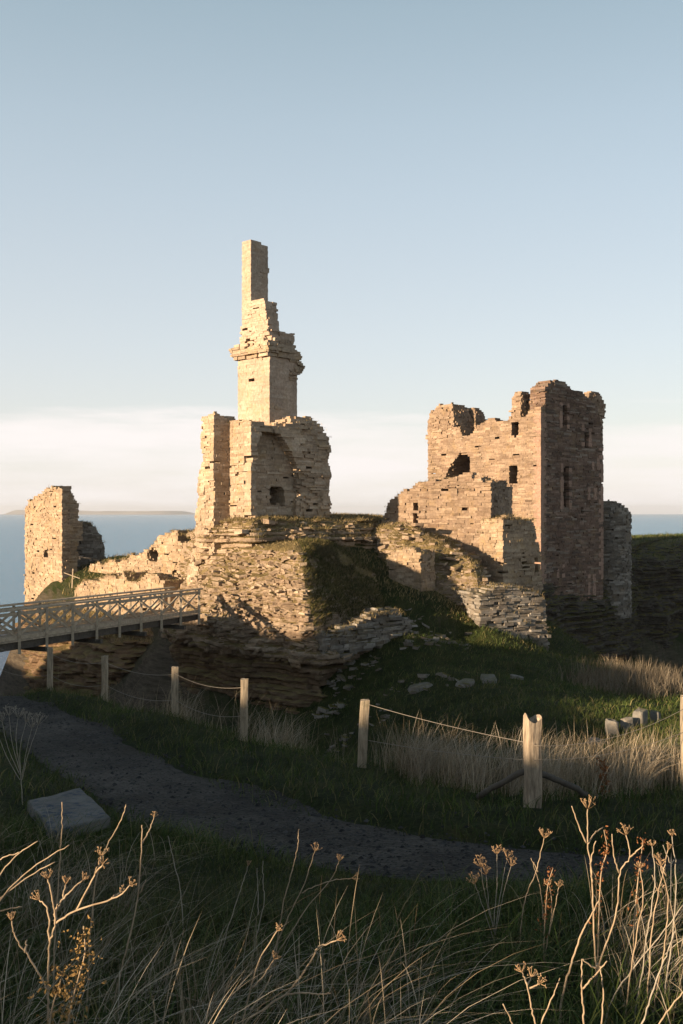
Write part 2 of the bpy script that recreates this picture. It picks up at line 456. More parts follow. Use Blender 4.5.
# ------------------------------------------------------------------ rock lofts
def resample(poly, n, sm):
    p = np.array(poly, float); q = np.concatenate([p, p[:1]])
    d = np.concatenate([[0], np.cumsum(np.hypot(*np.diff(q, axis=0).T))])
    # same number of samples in each side at every level, so that levels correspond
    k = len(p); out = []
    for i in range(k):
        t = np.linspace(0, 1, n[i], endpoint=False)[:, None]
        out.append(q[i]*(1-t)+q[i+1]*t)
    r = np.concatenate(out)
    for _ in range(sm): r = (np.roll(r, 1, 0)+2*r+np.roll(r, -1, 0))/4
    return r
def loft(levels, step=.14, zstep=.06, sm=14, strata=.22, rough=.45, seed=1, course=(.07, .26), cap=True, capz=.25, blocky=.75, soft=99):
    rng = np.random.default_rng(seed)
    P0 = [np.array([XY(*p) for p in pts]) for z, pts in levels]
    base = P0[len(P0)//2]
    n = [max(3, int(np.hypot(*(base[(i+1) % len(base)]-base[i]))/step)) for i in range(len(base))]
    R = [resample(p, n, sm) for p in P0]
    zs = np.arange(levels[0][0], levels[-1][0], zstep)
    zl = np.array([l[0] for l in levels])
    A = np.stack(R)                                  # levels, N, 2
    idx = np.clip(np.searchsorted(zl, zs, 'right')-1, 0, len(zl)-2)
    t = ((zs-zl[idx])/(zl[idx+1]-zl[idx]))[:, None, None]
    G = A[idx]*(1-t)+A[idx+1]*t                      # Z, N, 2
    tang = np.roll(G, -1, 1)-np.roll(G, 1, 1); tang /= np.linalg.norm(tang, axis=-1, keepdims=True)+1e-9
    nrm = np.stack([tang[..., 1], -tang[..., 0]], -1)
    area = 0.5*np.sum(A[0, :, 0]*np.roll(A[0, :, 1], -1)-np.roll(A[0, :, 0], -1)*A[0, :, 1])
    if area < 0: nrm = -nrm
    # beds of random thickness, each standing out by its own amount
    edges = [zs[0]-1]
    while edges[-1] < zs[-1]+1: edges.append(edges[-1]+rng.uniform(*course))
    edges = np.array(edges)
    off = rng.normal(0, 1, len(edges)); off2 = rng.uniform(0, 50, len(edges))
    dip = .05*fbm(np.stack([G[..., 0]*.3, G[..., 1]*.3, np.zeros_like(G[..., 0])+seed], -1), 2)
    bi = np.clip(np.searchsorted(edges, (zs[:, None]+dip*4)), 0, len(edges)-1)
    u = np.cumsum(np.linalg.norm(np.roll(G, -1, 1)-G, axis=-1), axis=1)
    cell = np.floor(u/.7+off2[bi])
    blk = _hash(cell, bi.astype(float), np.zeros_like(cell)+seed)
    p3 = np.concatenate([G, np.broadcast_to(zs[:, None, None], G.shape[:2]+(1,))], -1)
    fr_ = np.minimum(np.abs(zs[:, None]+dip*4-edges[np.maximum(bi-1, 0)]), np.abs(edges[bi]-zs[:, None]-dip*4))
    joint = -.07*(fr_ < zstep*.6)
    cf = np.abs((u/.7+off2[bi])-cell-.5); crack = -.10*(cf > .5-step*.55)*(blk > -.3)
    big = np.floor(u/2.3+noise(np.stack([zs[:, None]*.4+u*0, u*0, u*0+seed], -1)))
    slab_ = _hash(big, np.floor(zs[:, None]/.9+big*.37), np.zeros_like(big)+seed+5)*.22
    hard = 1-.72*sstep(soft-.35, soft+.35, zs[:, None]+.35*fbm(p3*.8+seed, 3))
    d = hard*(strata*(off[bi]*.42+blk*blocky)+slab_+joint+crack)+(1-hard)*(.30*fbm(p3*np.array([1.5, 1.5, 2.2])+seed, 4)+.12*fbm(p3*5+seed, 3))+rough*fbm(p3*np.array([.45, .45, .5])+seed*3.1, 5)+.07*fbm(p3*3+seed, 3)
    G = G+nrm*d[..., None]
    V = np.concatenate([G, np.broadcast_to(zs[:, None, None], G.shape[:2]+(1,))], -1)
    nz, N = V.shape[:2]
    rows = [V]
    if cap:
        c = G[-1].mean(0)
        for f, dz in ((.93, .35), (.85, .6), (.75, .78), (.6, .9), (.45, .96), (.25, 1.), (.02, 1.)):
            g = c+(G[-1]-c)*f
            zz = zs[-1]+capz*dz+.12*n2(g[:, 0], g[:, 1], .9, 4, seed)
            rows.append(np.concatenate([g, zz[:, None]], 1)[None])
    V = np.concatenate(rows); nz = V.shape[0]
    i = np.arange(nz-1)[:, None]*N; j = np.arange(N)[None, :]; j2 = (j+1) % N
    q = np.stack([i+j, i+j2, i+N+j2, i+N+j], -1).reshape(-1, 4)
    if area < 0: q = q[:, ::-1]
    return V.reshape(-1, 3), q, V
def rubble(Vg, mask_fn, n, size, rng, flat=.35, sink=.25):
    """flat stones bedded in a slope: sampled on the grid Vg"""
    pts = Vg.reshape(-1, 3)
    ok = np.where(mask_fn(pts))[0]
    k = rng.choice(ok, n)
    C = pts[k]+rng.normal(0, .06, (n, 3))
    L = rng.uniform(size[0], size[1], n)*rng.choice([.6, 1, 1, 1.7], n)
    S = np.stack([L, L*rng.uniform(.5, .9, n), L*rng.uniform(flat*.5, flat*1.2, n)], 1)
    V = _SG[None]*S[:, None]*.5*rng.uniform(.8, 1.1, (n, 8, 1))
    a = rng.uniform(0, 6.28, n); tx = rng.normal(0, .16, n); ty = rng.normal(0, .16, n)
    ca, sa = np.cos(a)[:, None], np.sin(a)[:, None]
    x = V[..., 0]*ca-V[..., 1]*sa; y = V[..., 0]*sa+V[..., 1]*ca
    z = V[..., 2]+x*tx[:, None]+y*ty[:, None]
    V = np.stack([x, y, z], -1)+C[:, None]
    q = (np.arange(n)[:, None, None]*8+_BF[None]).reshape(-1, 4)
    return V.reshape(-1, 3), q
def merge(*parts):
    Vs, qs, o = [], [], 0
    for V, q in parts:
        Vs.append(V); qs.append(q+o); o += len(V)
    return np.concatenate(Vs), np.concatenate(qs)

WALL_HEADS = []      # wall, its stones' corners: grass grows on these later
# the near stack
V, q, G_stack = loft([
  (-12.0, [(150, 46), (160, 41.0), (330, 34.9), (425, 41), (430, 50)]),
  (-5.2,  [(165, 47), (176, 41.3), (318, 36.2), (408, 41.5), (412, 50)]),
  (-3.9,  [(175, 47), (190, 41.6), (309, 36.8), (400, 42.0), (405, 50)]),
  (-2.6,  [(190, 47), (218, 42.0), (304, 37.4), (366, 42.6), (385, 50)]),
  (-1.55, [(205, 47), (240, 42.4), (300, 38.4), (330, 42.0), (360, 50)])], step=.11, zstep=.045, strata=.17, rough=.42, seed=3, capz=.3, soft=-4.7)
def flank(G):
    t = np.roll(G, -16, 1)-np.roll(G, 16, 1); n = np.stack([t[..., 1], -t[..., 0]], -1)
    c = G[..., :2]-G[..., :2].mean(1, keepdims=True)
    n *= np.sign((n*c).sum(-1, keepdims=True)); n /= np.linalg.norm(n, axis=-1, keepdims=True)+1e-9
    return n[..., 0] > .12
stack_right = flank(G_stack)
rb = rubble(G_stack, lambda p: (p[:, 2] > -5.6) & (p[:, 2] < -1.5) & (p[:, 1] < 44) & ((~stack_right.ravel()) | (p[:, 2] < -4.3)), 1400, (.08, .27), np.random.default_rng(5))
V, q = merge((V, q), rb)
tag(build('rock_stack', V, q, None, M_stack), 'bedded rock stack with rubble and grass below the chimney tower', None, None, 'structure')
# terrace that carries the tower
V, q, G_terr = loft([
  (-5.0, [(165, 49), (192, 44.6), (260, 42.0), (384, 46.6), (402, 56)]),
  (-1.9, [(185, 49), (206, 44.2), (252, 42.0), (378, 46.6), (398, 56)]),
  (-.75, [(197, 49), (214, 44.0), (251, 41.7), (378, 46.4), (396, 56)]),
  (-.40, [(200, 49), (216, 44.3), (252, 42.0), (376, 46.8), (392, 56)])], step=.12, zstep=.045, strata=.2, rough=.3, seed=9, capz=.22)
rb = rubble(G_terr, lambda p: (p[:, 2] > -4) & (p[:, 2] < -.3) & (p[:, 1] < 46), 260, (.1, .3), np.random.default_rng(6))
V, q = merge((V, q), rb)
tag(build('rock_terrace', V, q, None, M_stack), 'grass topped ledge under the chimney tower', None, None, 'structure')
# sunlit bank of rubble between the terrace and the broken walls
V, q, G_bank = loft([
  (-5.4, [(372, 44.2), (428, 42.8), (492, 41.2), (502, 49), (368, 49)]),
  (-3.7, [(374, 45.0), (424, 43.6), (487, 42.2), (497, 49), (368, 49)]),
  (-2.3, [(375, 45.6), (418, 44.4), (476, 43.4), (485, 49), (370, 49)]),
  (-1.35, [(376, 46.2), (404, 45.4), (446, 44.9), (454, 49), (371, 49)]),
  (-.75, [(377, 46.8), (388, 46.3), (413, 46.2), (418, 49), (372, 49)])], step=.10, zstep=.05, strata=.16, rough=.55, seed=27, capz=.2, soft=-9)
rb = rubble(G_bank, lambda p: (p[:, 2] > -4.6) & (p[:, 1] < 47), 420, (.1, .34), np.random.default_rng(16))
V, q = merge((V, q), rb)
tag(build('rubble_bank', V, q, None, M_stack), 'sunlit rubble bank right of the chimney tower', None, None, 'structure')
# left promontory
V, q, G_left = loft([
  (-23., [(5, 64), (8, 56), (22, 50), (110, 43.5), (200, 45), (200, 66)]),
  (-7.0, [(20, 64), (22, 57), (33, 51), (120, 45.4), (200, 46), (200, 66)]),
  (-5.5, [(26, 64), (28, 58), (44, 52), (125, 46.8), (200, 47), (200, 66)])], step=.2, zstep=.08, strata=.3, rough=.8, seed=12, capz=.6)
tag(build('cliff', V, q, None, M_stack), 'low cliff under the ruined turret', None, None, 'structure')
# rock under the keep
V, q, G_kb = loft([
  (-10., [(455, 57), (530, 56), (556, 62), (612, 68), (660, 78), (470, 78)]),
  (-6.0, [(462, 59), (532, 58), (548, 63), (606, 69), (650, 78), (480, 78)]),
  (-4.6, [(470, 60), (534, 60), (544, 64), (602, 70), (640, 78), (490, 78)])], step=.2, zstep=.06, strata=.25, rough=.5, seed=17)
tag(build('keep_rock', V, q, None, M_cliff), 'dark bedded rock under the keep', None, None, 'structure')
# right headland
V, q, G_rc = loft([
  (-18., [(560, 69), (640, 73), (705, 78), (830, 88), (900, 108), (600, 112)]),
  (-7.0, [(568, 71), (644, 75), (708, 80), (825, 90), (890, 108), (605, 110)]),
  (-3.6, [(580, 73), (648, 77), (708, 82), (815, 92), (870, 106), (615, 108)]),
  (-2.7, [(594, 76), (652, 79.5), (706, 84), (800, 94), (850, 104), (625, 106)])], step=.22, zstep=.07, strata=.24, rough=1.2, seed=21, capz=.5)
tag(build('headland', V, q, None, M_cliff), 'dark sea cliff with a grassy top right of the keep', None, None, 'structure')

# ------------------------------------------------------------------ chimney tower
FT = Frame((-3.91, 43.2), 38.5)
tower = empty('chimney_tower', (-3.4, 44.6, -.5), 'ruined tower base carrying a tall pale broken chimney on the grassy rock', 'tower')
rgT = rag(3.3, 1.5, .28)
topB = FT.pw([(200, 700), (200, 430), (234, 418), (252, 421), (268, 428), (285, 424), (298, 421), (306, 417), (318, 420), (326, 428), (332, 438), (333, 470), (331, 500), (331, 700)])
topL = FT.pu([(266, 700), (266, 424), (252, 424), (246, 416), (236, 413), (229, 413), (222, 416), (209, 417), (206, 440), (206, 700)])
archp = FT.pw([(259, 700), (256, 470), (257, 440), (261, 429), (268, 428), (278, 433), (287, 443), (293, 454), (298, 466), (301, 480), (301, 700)])
u298 = FT.face_w(298, 466)[0]
win = FT.pw([(268, 505), (267, 490), (271, 487), (280, 487), (285, 491), (285, 505)], .55)
def insB(u, w, z):
    r = rgT(u, w, z)
    a = inpoly(u+r*.35, z+r*1.1, topB) & inpoly(w+r*.4, z+r*.9, topL) & (u > .0+np.maximum(r,0)*.6*(z < 1.8)) & (w > .0) & (w < 5.6) & (u < 4.65)
    rec = inpoly(u+r*.25, z, archp) & (w < .55)
    wn = inpoly(u, z, win) & (w < 4.5)
    jamb = (u > 0.05) & (u < .36) & (w > .10) & (w < .55) & (z > 1.0+r) & (z < 3.2)
    du = np.clip(u-u298, 0, 2); dep = np.where(z < 1.75+.4*r, .42-.16*du, .10+.10*du)
    rr = (u > u298) & (w < dep+r*.75)
    return a & ~rec & ~wn & ~rr & ~jamb
V, q = masonry(FT, insB, (0, 4.7), (0, 5.6), (-1.2, 4.7), L=(.16, .85), W=(.3, .6), Hh=(.04, .14), ku=(0,), kw=(.55,0), jit=.018, vj=.008, seed=11, cell=.055)
build('wall', V, q, None, M_tower, tower)
TOWER_V = V
topA = FT.pu([(228, 720), (228, 419), (216, 419), (212, 413), (205, 414), (202, 421), (202, 460), (198, 490), (195, 530), (188, 570), (185, 720)], -.8)
def insA(u, w, z):
    r = rgT(u+5, w, z)
    return inpoly(w+r*.35, z+r*.6, topA) & (u > -.8) & (u < .3) & (z < 4.35-.25*(u+.8)+r) & (w > 1.73)
V, q = masonry(FT, insA, (-.8, .3), (1.73, 6.4), (-3.4, 4.6), L=(.2, .5), W=(.22, .5), Hh=(.06, .13), ku=(), kw=(1.73,), jit=.018, vj=.008, seed=12, cell=.06)
build('buttress', V, q, None, M_tower, tower)

FC = Frame((-3.27, 45.4), 47)
def blk(u0, u1, w0, w1, z0, z1, r=None):
    def f(u, w, z):
        return (u > u0) & (u < u1) & (w > w0) & (w < w1) & (z > z0) & (z < z1)
    return f
wl = FC.face_u(238, 380)[0]; ul = FC.face_w(297, 380)[0]
rgC = rag(9.1, 1.6, .3)
zc0, zc1 = 4.0, 7.15
V, q = masonry(FC, blk(0, ul, 0, wl, zc0, zc1), (0, ul), (0, wl), (zc0, zc1), L=(.3, .7), W=(.3, .7), Hh=(.09, .17), ku=(0, ul), kw=(0, wl), jit=.010, vj=.006, seed=13, out=.04, erode=.05, miss=.004)
build('chimney_stack', V, q, None, M_chim, tower)
# projecting cornice, broken on the right
def insCor(u, w, z):
    r = rgC(u, w, z); k = (z-7.12)/.75
    pr = .12+.10*(z > 7.3)-.12*(z > 7.62)
    a = (u > -pr+r*.35) & (u < ul+.12+r*.9-.25*(z > 7.4)) & (w > -pr*.7+r*.4) & (w < wl+pr+r*.3)
    return a & (z < 7.85+r*.8)
V, q = masonry(FC, insCor, (-.4, ul+.7), (-.4, wl+.4), (7.1, 8.2), L=(.25, .6), W=(.3, .6), Hh=(.09, .17), jit=.03, vj=.015, seed=14)
build('cornice', V, q, None, M_tower, tower)
# broken skirt of the cornice on the right face
def insSk(u, w, z):
    r = rgC(u, w+3, z)
    return (u > ul-.5) & (u < ul+.25+r*1.6-.45*np.abs(z-6.75)) & (w > -.04) & (w < 1.2) & (z < 7.3+r)
V, q = masonry(FC, insSk, (ul-.5, ul+.9), (-.05, 1.2), (6.1, 7.4), L=(.2, .5), W=(.3, .6), Hh=(.06, .11), jit=.035, vj=.015, seed=15)
build('corbel', V, q, None, M_tower, tower)
# middle broken flue and the slender top
wA = FC.face_u(268, 300, .0)
midL = FC.pu([(275, 360), (268, 330), (256, 318), (246, 318), (243, 335), (240, 345), (237, 360)], 0)
midR = FC.pw([(262, 360), (262, 290), (270, 293), (273, 300), (273, 318), (276, 322), (274, 335), (280, 345), (290, 352), (290, 360)], .5)
w_sl0, w_sl1 = .75, FC.face_u(242, 290, .2)[0]
zt = FC.face_u(243, 241, .2)[1]
def insMid(u, w, z):
    r = rgC(u, w, z+4)
    lo = (z < 8.35+r*.4) & (w > .12+r*.3) & (w < wl-.05-.35*(z-7.7)) & (u > .06) & (u < ul-.15+r*.5)
    hi = (z < 9.75+r*.2) & (w > .30+r*.3+.18*(z-8.3)) & (w < w_sl1) & (u > .2) & (u < .95+r*.4)
    return lo | hi
V, q = masonry(FC, insMid, (.0, ul+.1), (.1, wl), (7.6, 10.0), L=(.25, .5), W=(.25, .5), Hh=(.07, .13), ku=(.2,), kw=(w_sl1,), jit=.018, vj=.01, seed=16)
build('flue', V, q, None, M_chim, tower)
FS = Frame(tuple(FC.O+FC.e1*.2+FC.e2*(w_sl1-.62)), 47)
V, q = masonry(FS, lambda u, w, z: (u > 0) & (u < 1.08+.07*noise(np.stack([u*0, w*0, z*2.2], -1))) & (w > 0) & (w < .62) & (z < zt-.10*u), (0, 1.25), (0, .62), (9.3, zt+.1), L=(.2, .45), W=(.25, .5), Hh=(.07, .13), ku=(0,), kw=(0, .62), jit=.008, vj=.006, seed=18, out=.04, erode=.05, miss=.004)
build('chimney_shaft', V, q, None, M_chim, tower)

# ------------------------------------------------------------------ keep
FK = Frame((12.75, 64.0), 41.3)
keep = empty('castle_keep', (12.75, 64, -5), 'tall roofless stone keep with slit windows and a breach in its sunlit wall', 'keep')
rgK = rag(7.7, 1.3, .32)
left = FK.pu([(554, 700), (554, 397), (542, 397), (540, 405), (529, 410), (526, 418), (510, 418), (509, 420), (500, 421), (490, 420), (478, 424), (472, 434), (463, 438), (460, 428), (446, 425), (432, 427), (430, 450), (426, 476), (424, 700)])
right = FK.pw([(528, 700), (528, 394), (540, 394), (546, 385), (556, 380), (564, 382), (573, 391), (582, 393), (590, 399), (597, 408), (601, 425), (603, 470), (604, 700)])
breach = FK.pu([(446, 478), (451, 465), (461, 452), (470, 456), (472, 477)])
w1 = FK.pu([(509, 484), (509, 466), (518, 466), (518, 484)])
w2 = FK.pu([(511, 436), (512, 421), (519, 421), (519, 434), (515, 438)])
rw = [FK.pw(p) for p in ([(563, 509), (563, 467), (569, 466), (569, 508)], [(562, 428), (562, 404), (567, 404), (567, 427)], [(584, 450), (584, 428), (589, 428), (589, 450)], [(580, 520), (580, 505), (583, 505), (583, 520)], [(548, 470), (548, 462), (551, 462), (551, 470)])]
wK = FK.face_u(428, 470)[0]; uK = FK.face_w(603, 470)[0]
def insK(u, w, z, red=False):
    r = rgK(u, w, z)
    L_ = inpoly(w+r*.35, z+r*.7, left) & (u > 0) & (u < 1.15) & (w > 0)
    for h in (breach, w1, w2): L_ &= ~inpoly(w+r*.15, z, h)
    R_ = inpoly(u+r*.2, z+r*.5, right) & (w > 0) & (w < 1.15) & (u > 0)
    for h in rw: R_ &= ~(inpoly(u, z, h) & (w < .8))
    B1 = (u > uK-1.1) & (u < uK) & (w > 0) & (w < wK) & (z < 7.2-.35*w+r*2)
    B2 = (w > wK-1.1) & (w < wK) & (u > 0) & (u < uK) & (z < 5.6+.9*np.sin(u*1.3)+r*3-.2*u)
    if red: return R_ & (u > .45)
    return (L_ & ~((w < .6) & (u > .45))) | ((B1 | B2) & ~((w < 1.15) & (u > .45) & R_))
V, q = masonry(FK, insK, (0, uK), (0, wK), (-6.6, 8.9), L=(.2, .95), W=(.38, .8), Hh=(.06, .16), ku=(0, uK), kw=(0, wK), jit=.020, vj=.012, seed=21, cell=.1)
build('wall', V, q, None, M_keep, keep)
KEEP_V = V
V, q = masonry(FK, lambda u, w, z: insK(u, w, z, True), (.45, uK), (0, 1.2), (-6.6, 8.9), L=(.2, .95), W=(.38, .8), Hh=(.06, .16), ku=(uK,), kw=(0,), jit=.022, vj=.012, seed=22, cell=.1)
tag(build('wall', V, q, None, M_red_shade, keep), 'reddish wall with slit windows, shade darkened into its stone colour')
# pinnacles: tall stump beside the corner, round pier on the left, cap on the far corner
def pinn(name, u0, u1, w0, w1, z0, z1, seed, mat=M_keep, rnd=.35):
    def f(u, w, z):
        r = rgK(u+seed, w, z)
        uu = (u-(u0+u1)/2)/((u1-u0)/2); ww = (w-(w0+w1)/2)/((w1-w0)/2); zz = np.clip((z-z0)/(z1-z0), 0, 1)
        k = 1-.45*zz**4
        return (np.abs(uu) < k+r*.6) & (np.abs(ww) < k+r*.6) & (z < z1+r*.8)
    V, q = masonry(FK, f, (u0-.3, u1+.3), (w0-.3, w1+.3), (z0, z1+.3), L=(.25, .6), W=(.3, .55), Hh=(.09, .17), jit=.03, vj=.015, seed=seed)
    build(name, V, q, None, mat, keep)
wa, za = FK.face_u(523, 391, .2); wb, _ = FK.face_u(512, 391, .2)
pinn('pinnacle', .05, 1.25, min(wa, wb), max(wa, wb), 6.0, za, 31)
wa, za = FK.face_u(457, 404, .6); wb, _ = FK.face_u(433, 404, .6)
pinn('pier', .0, 2.0, min(wa, wb)-.2, max(wa, wb), 5.2, za, 32)
wa, za = FK.face_u(480, 409, 2.4); wb, _ = FK.face_u(455, 409, 2.4)
pinn('pier', 2.0, 3.6, min(wa, wb), max(wa, wb), 4.6, za, 33)
ua, za = FK.face_w(599, 394, 1.0); ub, _ = FK.face_w(583, 394, 1.0)
pinn('pinnacle', ub, ua, .5, 1.6, 6.5, za, 34)
# reddish quoins and window dressings stand a little proud of the wall
rng = np.random.default_rng(8)
C, S = [], []
z = -5.2; k = 0
while z < 6.6:
    h = rng.uniform(.26, .36); a = (.55, .3) if k % 2 else (.3, .55); k += 1
    if rng.random() < .85:
        C.append((a[0]/2-.012, a[1]/2-.012, z+h/2)); S.append((a[0]+.03, a[1]+.03, h*.97))
    if z > -4.8 and z < 4.4 and rng.random() < .8:
        C.append((uK-a[0]/2+.02, a[1]/2-.018, z+h/2)); S.append((a[0], a[1]+.02, h*.97))
    z += h
for hpx in ([(563, 509), (569, 467)], [(562, 428), (567, 404)], [(584, 450), (589, 428)], [(594, 470), (597, 455)], [(590, 500), (594, 488)], [(559, 578), (562, 568)], [(590, 598), (593, 576)]):
    (ua, za), (ub, zb) = FK.face_w(*hpx[0]), FK.face_w(*hpx[1]); z = za
    while z < zb:
        h = rng.uniform(.22, .32)
        for uu in (ua-.13, ub+.13):
            if rng.random() < .8:
                wd = rng.uniform(.22, .4); C.append((uu, .1, z+h/2)); S.append((wd, .26, h*.97))
        z += h
for c_, s_ in zip(C, S):
    V, q = boxes(np.array([c_]), np.array([s_]), rng, .012)
    build('quoin', FK.world(V), q, None, M_quoin, keep)

# ------------------------------------------------------------------ walls in front of the keep
def wall(name, label, fr, polyL=None, polyR=None, thick=1., depth=1., holesL=(), holesR=(), z=(-6, 4), mat=M_ruin, seed=40, amp=.22, L=(.16, .8), Hh=(.045, .15), cat='ruin', part=None, jit=.026):
    rg = rag(seed*1.7, 1.4, amp)
    cpx = CX+F*fr.O[0]/fr.O[1]
    if polyL: polyL = [(x+(12 if x >= cpx-.5 else 0), y) for x, y in polyL]
    if polyR: polyR = [(x-(12 if x <= cpx+.5 else 0), y) for x, y in polyR]
    PL = fr.pu(polyL) if polyL else None; PR = fr.pw(polyR) if polyR else None
    HL = [fr.pu(h) for h in holesL]; HR = [fr.pw(h) for h in holesR]
    umax = max(p[0] for p in PR) if PR else thick
    wmax = max(p[0] for p in PL) if PL else depth
    def f(u, w, zz):
        r = rg(u, w, zz); a = np.zeros(u.shape, bool)
        if PL:
            k = inpoly(w+r*.5, zz+r*.9, PL) & (u > 0) & (w > 0) & (u < thick)
            for h in HL: k &= ~inpoly(w+r*.2, zz, h)
            if PR: k &= inpoly(np.clip(u, .02, umax-.02)+r*.0, zz+r*.9, PR) | (w > depth)
            a |= k
        if PR:
            k = inpoly(u+r*.5, zz+r*.9, PR) & (w > 0) & (u > 0) & (w < depth)
            for h in HR: k &= ~inpoly(u+r*.2, zz, h)
            a |= k
        return a
    V, q = masonry(fr, f, (0, max(umax, thick)+.3), (0, max(wmax, depth)+.3), z, L=L, W=(.3, .5), Hh=Hh, ku=(0,), kw=(0,), jit=jit, vj=.012, seed=seed)
    c = V.mean(0); c[2] = V[:, 2].min()
    e = empty(name, c, label, cat)
    build('masonry', V, q, None, mat, e)
    WALL_HEADS.append((e, V, seed))
    return e
FM = Frame(XY(491, 46.5), 68)
wall('ruined_wall', 'broad plain sunlit ruined wall with a narrow slot, standing before the keep', FM,
     [(492, 640), (492, 484), (489, 478), (478, 475), (468, 474), (455, 477), (440, 478), (424, 483), (408, 489), (396, 496), (388, 505), (384, 518), (384, 640)],
     [(490, 640), (490, 482), (500, 480), (508, 482), (512, 490), (512, 640)], thick=.9, depth=.9,
     holesL=[[(413, 526), (413, 502), (418, 502), (418, 526)]], seed=41, mat=M_keep, amp=.34)
FF = Frame(XY(503, 45.6), 40)
wall('ruined_wall', 'ragged wall stump with a mossy top right in front of the keep corner', FF,
     [(504, 700), (504, 528), (498, 524), (488, 527), (480, 530), (478, 560), (476, 700)],
     [(502, 700), (502, 526), (508, 519), (518, 516), (528, 519), (535, 528), (539, 545), (541, 570), (543, 700)], thick=1.3, depth=1.3,
     holesR=[[(518, 575), (518, 552), (524, 550), (525, 574)], [(534, 572), (534, 556), (538, 556), (538, 572)]], holesL=[[(492, 580), (493, 545), (497, 540), (499, 552), (497, 580)]], z=(-6, 0), seed=43, mat=M_ruin, amp=.3)
FP = Frame(XY(421, 42.5), 56)
wall('ruined_wall', 'low squarish block of coursed stone set into the sunlit rubble bank', FP,
     [(421, 620), (421, 556), (414, 550), (404, 549), (396, 553), (389, 560), (389, 620)], None, thick=1.2, depth=1.0, z=(-5.5, 0), seed=44, amp=.40)
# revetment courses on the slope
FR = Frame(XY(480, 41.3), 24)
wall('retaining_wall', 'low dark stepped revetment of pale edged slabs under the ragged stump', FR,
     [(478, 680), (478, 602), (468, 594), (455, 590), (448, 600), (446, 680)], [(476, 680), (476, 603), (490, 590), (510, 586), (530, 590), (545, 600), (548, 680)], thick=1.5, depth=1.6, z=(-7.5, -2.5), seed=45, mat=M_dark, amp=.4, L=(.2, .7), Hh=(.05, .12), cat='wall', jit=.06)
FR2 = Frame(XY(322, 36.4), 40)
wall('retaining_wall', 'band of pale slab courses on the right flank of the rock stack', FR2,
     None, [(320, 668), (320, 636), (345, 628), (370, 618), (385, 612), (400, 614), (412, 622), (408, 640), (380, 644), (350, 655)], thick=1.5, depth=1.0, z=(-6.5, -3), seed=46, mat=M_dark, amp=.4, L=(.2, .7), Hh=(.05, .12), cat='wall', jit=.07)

# ------------------------------------------------------------------ left turret and walls
FL = Frame(XY(62, 57.0), 40)
wall('ruined_turret', 'tall ruined turret stump with one small square window above the sea', FL,
     [(63, 640), (63, 486), (56, 485), (47, 489), (38, 495), (30, 501), (25, 508), (25, 640)],
     [(61, 640), (61, 486), (68, 488), (74, 496), (77, 505), (78, 530), (77, 560), (76, 640)], thick=1.2, depth=1.3,
     holesL=[[(44, 557), (44, 549), (48, 549), (48, 557)]], z=(-6.5, 2.2), seed=51, mat=M_ruin, cat='turret')
FL2 = Frame(XY(77, 60.0), 30)
wall('ruined_wall', 'dark rounded wall stub with a thin slit behind the turret stump', FL2,
     None, [(70, 640), (70, 522), (82, 521), (92, 525), (100, 536), (105, 548), (106, 640)], thick=1., depth=.9,
     holesR=[[(79, 556), (79, 542), (81, 542), (81, 556)]], z=(-6, .5), seed=52, mat=M_dark)
FL3 = Frame(XY(190, 49.0), 42)
wall('ruined_wall', 'long low ruined wall with a grassy crest and a round hole near the tower', FL3,
     [(190, 640), (189, 543), (184, 537), (176, 533), (166, 535), (158, 540), (150, 547), (140, 555), (128, 560), (110, 562), (92, 568), (78, 578), (72, 592), (70, 640)],
     [(188, 640), (188, 540), (196, 545), (205, 560), (208, 640)], thick=1.1, depth=1.1,
     holesL=[[(149, 562), (147, 554), (151, 548), (156, 548), (159, 554), (157, 562)], [(172, 580), (172, 571), (179, 568), (184, 573), (184, 580)]], z=(-6.5, .2), seed=53, amp=.35)
FL4 = Frame(XY(164, 46.6), 42)
wall('ruined_wall', 'lowest grassy wall remnant just behind the footbridge', FL4,
     [(166, 640), (164, 582), (154, 576), (142, 577), (134, 585), (124, 576), (110, 575), (98, 582), (86, 578), (76, 588), (72, 640)], None, thick=1.3, depth=1., z=(-6.5, -2), seed=54, amp=.4)

# round tower right of the keep
class Round(Frame):
    def __init__(s, c, R): s.c = np.array(c, float); s.R = R
    def world(s, p):
        a = p[:, 0]/s.R; r = s.R-p[:, 1]
        return np.stack([s.c[0]+r*np.cos(a), s.c[1]+r*np.sin(a), p[:, 2]], 1)
cR = XY(606, 72.0); RR = 1.75
fR = Round(cR, RR); circ = 2*math.pi*RR
rgR = rag(2.2, 1.2, .18)
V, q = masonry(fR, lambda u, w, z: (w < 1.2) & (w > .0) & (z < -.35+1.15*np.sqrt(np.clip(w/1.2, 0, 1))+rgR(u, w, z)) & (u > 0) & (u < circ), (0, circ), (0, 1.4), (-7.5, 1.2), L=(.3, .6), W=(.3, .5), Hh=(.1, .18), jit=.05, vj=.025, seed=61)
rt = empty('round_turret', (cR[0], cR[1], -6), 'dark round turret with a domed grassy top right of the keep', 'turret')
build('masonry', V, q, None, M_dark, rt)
th = np.linspace(0, 2*math.pi, 25)[:-1]; rr_ = np.linspace(0, 1, 6)
Vc = np.array([(cR[0]+1.45*r*math.cos(t), cR[1]+1.45*r*math.sin(t), .80-.85*r*r) for r in rr_ for t in th])
i = np.arange(5)[:, None]*24; j = np.arange(24)[None, :]; j2 = (j+1) % 24
build('grass_cap', Vc, np.stack([i+j, i+24+j, i+24+j2, i+j2], -1).reshape(-1, 4), None, M_turf, rt, True)

